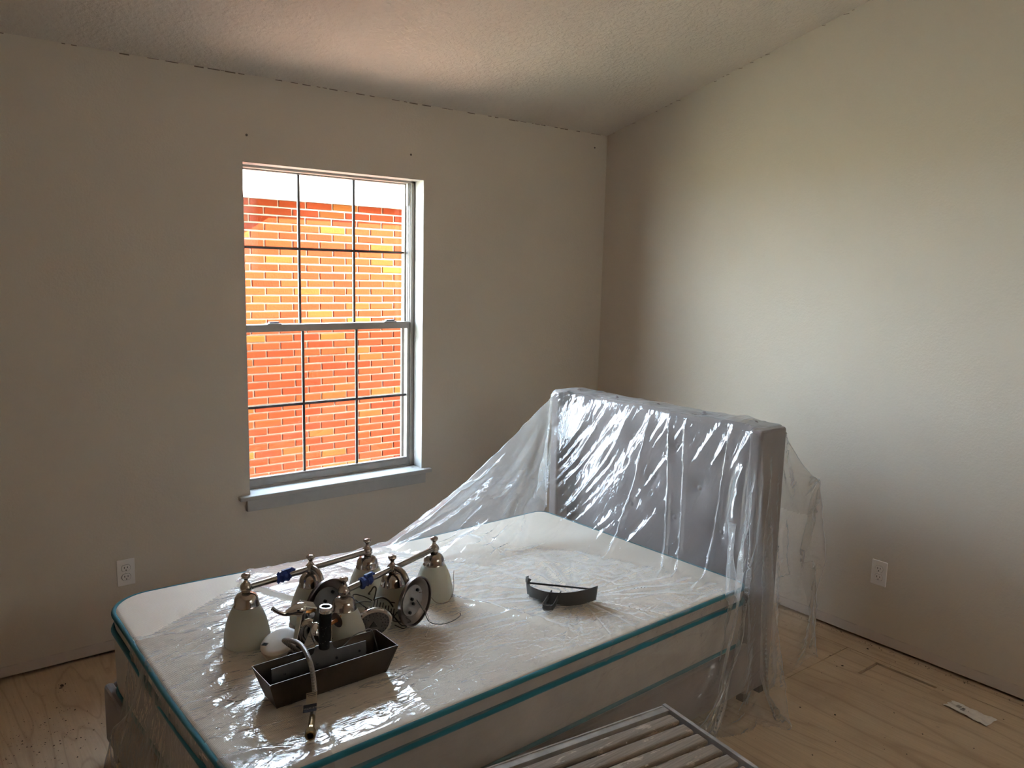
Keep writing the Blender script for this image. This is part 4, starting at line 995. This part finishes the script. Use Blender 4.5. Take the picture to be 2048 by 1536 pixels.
mb.add(vs, fs); mb.build('curved_wall', M_GREYP, sc_, smooth=40)
MB().tube([(-.120,.004,.058),(-.126,-.010,.060),(-.118,-.022,.060),(-.112,-.020,.056)], .0022, 8, flat=5).build('end_lip', M_GREYP, sc_, smooth=50)
MB().add([(-.116,.002,.046),(.112,.002,.040),(.112,.0035,.040),(-.116,.0035,.046),(-.116,.002,.039),(.112,.002,.034),(.112,.0035,.034),(-.116,.0035,.039)],[(0,1,2,3),(7,6,5,4),(0,1,5,4),(1,2,6,5),(2,3,7,6),(3,0,4,7)]).build('chord_strip', M_GREYP, sc_)
bot = MB(); pts = [arcpt(i/(nS-1)) for i in range(nS)]; bot.prism(pts, .0002, .0016); bot.build('floor_plate', M_GREYP, sc_)
lp = smoothpath([(-.030,-.062,.050),(-.040,-.080,.042),(-.049,-.104,.030),(-.055,-.118,.024),(-.048,-.126,.021),(-.036,-.128,.020),(-.024,-.125,.021),(-.019,-.117,.024),(-.013,-.102,.031),(-.006,-.080,.043),(.002,-.064,.050)],5)
mb = MB()
for k in range(len(lp)-1):
    a_, b_ = lp[k], lp[k+1]; h = .020
    d_ = (b_-a_); nn_ = Vector((d_.y,-d_.x,0)).normalized()*.0012
    vs = [a_-nn_,b_-nn_,b_+nn_,a_+nn_]; vs = [v_-Vector((0,0,min(h,v_.z-.0005))) for v_ in vs]+vs
    mb.add(vs, [(3,2,1,0),(4,5,6,7),(0,1,5,4),(1,2,6,5),(2,3,7,6),(3,0,4,7)])
mb.build('loop_handle', M_GREYP, sc_)

# ------------------------------------------------------------------ slatted patio table in front of the bed
TX1, TY1, TZ = -1.722, -2.098, .40; TL, TD = 1.05, .56; TR = math.radians(-6.3)
tab = thing('slatted_table', 'low metal framed patio table with weathered worn wooden slats beside the bed', 'table', (TX1, TY1, 0), TR)
def worn():
    m, nt, b, o = nodes('worn_slat_wood'); p = worldpos(nt); oi = N(nt,'ShaderNodeObjectInfo')
    gr_ = noise(nt, worldpos(nt,(4,110,60)), 1.6, 4, .6); n1 = noise(nt, worldpos(nt,(5,16,10)), 1.5, 5, .65)
    c = ramp(nt, gr_, [(.3,(.165,.118,.082)),(.7,(.27,.205,.15))])
    wear = ramp(nt, n1, [(.56,(0,0,0)),(.60,(1,1,1))])
    c = mixc(nt, math_(nt,'MULTIPLY',wear,.85), c, ramp(nt, gr_, [(.3,(.33,.235,.165)),(.7,(.50,.39,.29))]))
    pa = ramp(nt, noise(nt, worldpos(nt,(14,30,20)), 2.2, 3), [(.70,(0,0,0)),(.72,(1,1,1))]); c = mixc(nt, math_(nt,'MULTIPLY',pa,.8), c, (.52,.45,.38))
    nt.links.new(c, b.inputs['Base Color']); b.inputs['Roughness'].default_value=.8; bump(nt,b,math_(nt,'ADD',gr_,math_(nt,'MULTIPLY',wear,-.4)),.5,.002); return m
M_SLAT = worn(); M_TFR = simple('scuffed_aluminium', (.36,.325,.295), .45, .4, vary=.25, scale=18)
rl = MB().box(-TL,-.012,-.030,0,TZ-.035,TZ).box(-TL,-.012,-.0085,-.0065,TZ,TZ+.0022).build('long_rail', M_TFR, tab, bevel=.003)
MB().box(-TL,-.012,-TD,-TD+.030,TZ-.035,TZ).build('long_rail', M_TFR, tab, bevel=.003)
MB().box(-.012,0,-TD,0,TZ-.035,TZ+.004).build('end_rail', M_TFR, tab, bevel=.0015)
MB().box(-TL-.012,-TL,-TD,0,TZ-.035,TZ+.004).build('end_rail', M_TFR, tab, bevel=.0015)
for k in range(9):
    y1 = -.040-k*.0545; MB().box(-TL+.004,-.018,y1-.044,y1,TZ-.018,TZ-.002-.001*(k%2)).build('slat', M_SLAT, tab, bevel=.007, seg=3)
for xx in (-.30,-.75): MB().box(xx-.02,xx+.02,-TD+.03,-.03,TZ-.034,TZ-.019).build('cross_bar', M_DARK, tab)
for xx in (-.030,-TL+.005):
    for yy in (-.030,-TD+.005): MB().box(xx,xx+.025,yy,yy+.025,0,TZ-.034).build('leg', M_TFR, tab, bevel=.003)

# ------------------------------------------------------------------ torn paper packet on the floor
pk = thing('paper_packet', 'small crumpled white paper packet with a dark printed patch on the floor', 'packet', (-.262,-2.375,.0), math.radians(-96))
M_PAP = simple('packet_paper', (.80,.74,.69), .55, vary=.06, scale=50)
nu, nv = 40, 12; rr = random.Random(2)
def pkf(dz):
    def f(s, t):
        x = (s-.5)*.165; y = (t-.5)*(.062+.018*s)
        z = .0016+.0035*math.sin(s*9+t*3)**2*(.3+s)+.0012*math.sin(t*14+s*5)+.002*(2*t-1)**2
        if s < .01: x += .004*((int(t*9) % 2)*2-1)
        if t < .01 or t > .99: y += .0012*math.sin(s*60)
        return (x, y, z+dz)
    return f
mb = MB(); mb.grid(pkf(0), nu, nv); mb.grid(pkf(.0006), nu, nv); mb.build('wrapper', M_PAP, pk, smooth=60)
M_PRT = simple('print_grey', (.10,.09,.09), .6); M_PRL = simple('print_pale', (.36,.31,.29), .6)
for x0, x1, y0, y1, mm in ((-.030,-.016,-.004,.010,M_PRT),(-.052,-.034,-.004,.014,M_PRL),(-.031,-.014,-.014,-.006,M_PRL),(-.006,-.002,-.001,.003,M_PRT)):
    n_ = max(1, int((x1-x0)/.0028))
    for k in range(n_): MB().box(x0+k*.0028, x0+k*.0028+.002, y0, y1, .0062, .0065).build('printed_bar', mm, pk)
